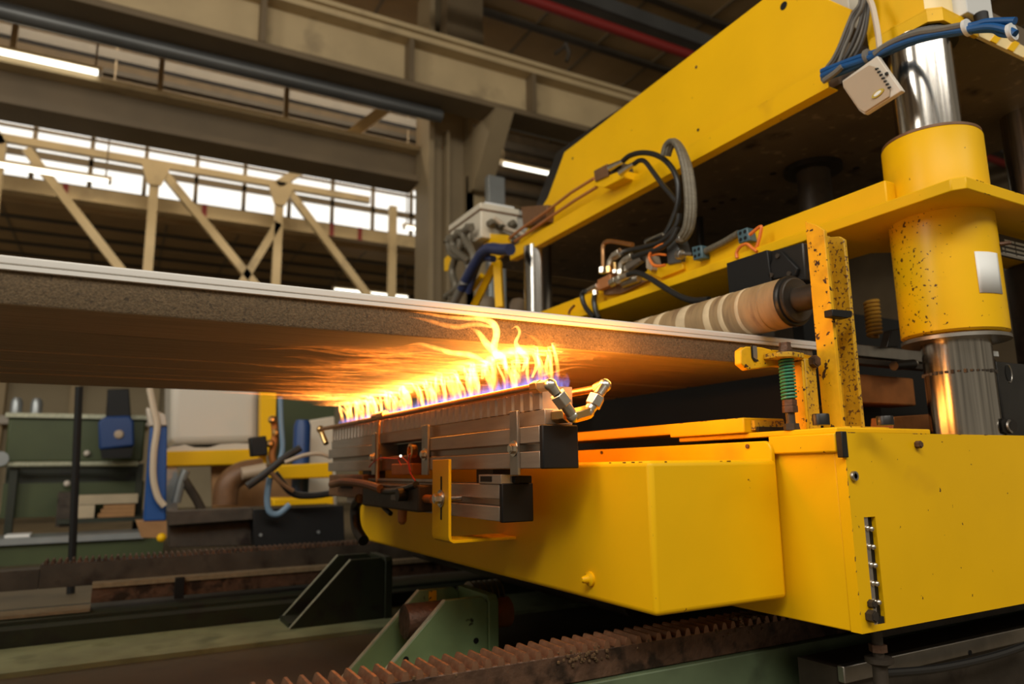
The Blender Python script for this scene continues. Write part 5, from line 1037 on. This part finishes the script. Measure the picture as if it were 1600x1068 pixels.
ob('foot_knob', MB().ball((0.292,5.4,0.583), 0.03, 6), M['yellow_clean'], bp_)
ob('pillar_cable', tube([(0.157,5.44,1.577), (0.194,5.44,1.426), (0.22,5.44,1.318), (0.212,5.44,1.145), (0.22,5.44,0.975), (0.255,5.44,0.848), (0.299,5.44,0.785)], 0.022, 8), M['beigecable'], label='beige cable hanging in front of the blue pillar', cat='cable')
tk = thing('plastic_tank', 'white plastic liquid tank on a yellow beam under the panel', 'tank', (0.66, 6.0, 1.18))
tq = [(0.302,5.9,1.781), (0.941,5.9,1.836), (0.97,5.9,1.229), (0.336,5.9,1.208)]
ob('tank_body', MB().prism([(p[0], p[2]) for p in tq], 'y', 5.9, 6.7), M['tankw'], tk, bevel=0.06, seg=4)
ob('skirt', MB().prism([(p[0], p[2]) for p in [(0.312,5.85,1.159), (0.334,5.85,1.192), (0.432,5.85,1.209), (0.499,5.85,1.188), (0.588,5.85,1.186), (0.675,5.85,1.213), (0.789,5.85,1.221), (0.953,5.85,1.217), (0.98,5.85,1.179)]], 'y', 5.85, 6.7), M['tankw'], tk)
yf_ = thing('yellow_stand', 'yellow steel stand with posts carrying the white tank beyond the burner', 'frame', (0.8, 5.8, 0.6))
ob('beam', MB().prism([(p[0], p[2]) for p in [(0.284,5.8,1.157), (1.005,5.8,1.178), (1.013,5.8,1.061), (0.294,5.8,1.051)]], 'y', 5.8, 6.8), M['yellow_clean'], yf_, bevel=0.01)
ob('post', MB().prism([(p[0], p[2]) for p in [(0.926,5.7,1.63), (1.04,5.7,1.638), (1.047,5.7,1.128), (0.944,5.7,1.126)]], 'y', 5.7, 5.8), M['yellow_clean'], yf_)
ob('lower_beam', MB().prism([(p[0], p[2]) for p in [(0.921,4.9,1.044), (1.286,4.9,1.06), (1.292,4.9,0.957), (0.919,4.9,0.954)]], 'y', 4.9, 5.2), M['yellow_clean'], yf_, bevel=0.01)
ob('lower_beam', MB().prism([(p[0], p[2]) for p in [(0.904,4.9,0.831), (1.3,4.9,0.83), (1.303,4.9,0.771), (0.908,4.9,0.774)]], 'y', 4.9, 5.2), M['yellow_clean'], yf_, bevel=0.01)
ob('back_panel', MB().prism([(p[0], p[2]) for p in [(0.632,5.95,1.05), (1.562,5.95,1.067), (1.583,5.95,0.706), (0.659,5.95,0.716)]], 'y', 5.95, 6.0), M['wood'], yf_)
ob('pale_post', MB().prism([(p[0], p[2]) for p in [(0.305,5.85,1.047), (0.39,5.85,1.049), (0.412,5.85,0.7), (0.328,5.85,0.701)]], 'y', 5.85, 5.95), M['duct'], yf_)
ob('elbow_duct', tube([(0.702,5.6,0.776), (0.713,5.6,0.912), (0.794,5.6,0.991), (0.949,5.6,1.021)], 0.085, 14), M['brownblk'], label='bronze duct elbow shining under the yellow beam', cat='duct')
ob('duct_band', MB().tube([(0.782,5.45,0.991), (0.946,5.45,1.021)], 0.045, 14), M['offwhite'], label='pale bands wrapped round the bronze duct elbow', cat='band')
ob('pipe_brace', MB().tube([(0.379,5.6,0.8), (0.406,5.6,0.954), (0.429,5.6,1.021)], 0.03, 8), M['duct'], label='grey pipe brace under the yellow beam near the blue pillar', cat='brace')
ob('pipe_brace', MB().tube([(0.422,5.6,0.954), (0.508,5.6,0.822), (0.548,5.6,0.746)], 0.03, 8), M['darksteel'], label='dark pipe brace slanting under the yellow beam', cat='brace')
ob('steel_channel', MB().prism([(p[0], p[2]) for p in [(0.272,4.6,0.786), (0.734,4.6,0.789), (0.75,4.6,0.573), (0.293,4.6,0.588)]], 'y', 4.6, 4.75).prism([(p[0], p[2]) for p in [(0.266,4.5,0.794), (0.717,4.5,0.797), (0.722,4.5,0.728), (0.273,4.5,0.714)]], 'y', 4.5, 4.6), M['darksteel'], label='grey steel channel with bent lip standing on the far rail', cat='channel', bevel=0.004)
dk = thing('dark_cabinet', 'black steel cabinet with two bolts behind the far rack', 'cabinet', (1.0, 4.5, 0.6))
ob('body', MB().prism([(p[0], p[2]) for p in [(0.718,4.5,0.786), (1.257,4.5,0.789), (1.27,4.5,0.557), (0.734,4.5,0.575)]], 'y', 4.5, 4.9), M['black'], dk, bevel=0.004)
for p in [(0.767,4.495,0.639), (1.103,4.495,0.638)]: ob('bolt', MB().cyl(p, (p[0], p[1]-0.006, p[2]), 0.010, n=8), M['duct'], dk)
# hoses and fittings beside the tank
ob('blue_hose', tube([(0.847,4.5,1.451), (0.858,4.5,1.295), (0.873,4.5,1.141), (0.853,4.5,1.045)], 0.016, 10), M['greyblue'], label='grey blue hose dropping beside the yellow stand post', cat='hose')
ob('blue_hose', tube([(0.788,4.4,0.969), (0.778,4.4,0.859), (0.795,4.4,0.776), (0.846,4.4,0.76), (0.908,4.4,0.811)], 0.018, 10), M['greyblue'], label='grey blue hose loop below the dark cable joint', cat='hose')
ob('black_cable', tube([(0.657,4.35,0.922), (0.723,4.35,0.969), (0.79,4.35,1.024), (0.858,4.35,1.081), (0.946,4.35,1.139)], 0.022, 10), M['rubber'], label='thick black cable with joint slanting beside the yellow stand', cat='cable')
ob('black_cable', tube([(0.806,4.35,0.995), (0.908,4.35,0.879), (1.02,4.35,0.86), (1.152,4.35,0.872)], 0.020, 10), M['rubber'], label='thick black cable running from the joint to the burner', cat='cable')
ob('grey_hose', tube([(0.85,4.3,1.054), (0.957,4.3,1.094), (1.049,4.3,1.103), (1.115,4.3,1.083)], 0.012, 8), M['offwhite'], label='pale hose lying above the lower yellow beam', cat='hose')
ob('brown_hose', tube([(0.776,4.3,0.995), (0.84,4.3,0.934), (0.904,4.3,0.891)], 0.014, 8), M['brownblk'], label='brown hose piece branching from the black cable joint', cat='hose')
vb = thing('valve_unit', 'brass valve unit with black sensor box beside the yellow stand post', 'valve', (0.775,4.6,1.083))
ob('sensor_box', MB().prism([(p[0], p[2]) for p in [(0.691,4.6,1.207), (0.784,4.6,1.219), (0.8,4.6,1.102), (0.707,4.6,1.092)]], 'y', 4.55, 4.65), M['black'], vb, bevel=0.008)
ob('stem', tube([(0.828,4.6,1.339), (0.844,4.6,1.221), (0.83,4.6,1.103), (0.849,4.6,1.045)], 0.022, 10), M['bronze'], vb)
for p in [(0.817,4.57,1.317), (0.845,4.57,1.239), (0.812,4.57,1.172)]: ob('port', MB().ball(p, 0.026, 5), M['brass'], vb)
ob('crate', MB().prism([(p[0], p[2]) for p in [(1.208,5.4,1.372), (1.421,5.4,1.411), (1.478,5.4,0.433), (1.268,5.4,0.441)]], 'y', 5.4, 5.8), M['ivory'], label='beige crate behind the far end of the burner', cat='crate', bevel=0.01)
ob('blue_canister', MB().lathe([(0.055,-0.85),(0.06,-0.84),(0.06,0.20),(0.045,0.24)], (1.139,5.2,1.122), 14), M['motorblue'], label='dark blue canister beside the beige crate', cat='canister')
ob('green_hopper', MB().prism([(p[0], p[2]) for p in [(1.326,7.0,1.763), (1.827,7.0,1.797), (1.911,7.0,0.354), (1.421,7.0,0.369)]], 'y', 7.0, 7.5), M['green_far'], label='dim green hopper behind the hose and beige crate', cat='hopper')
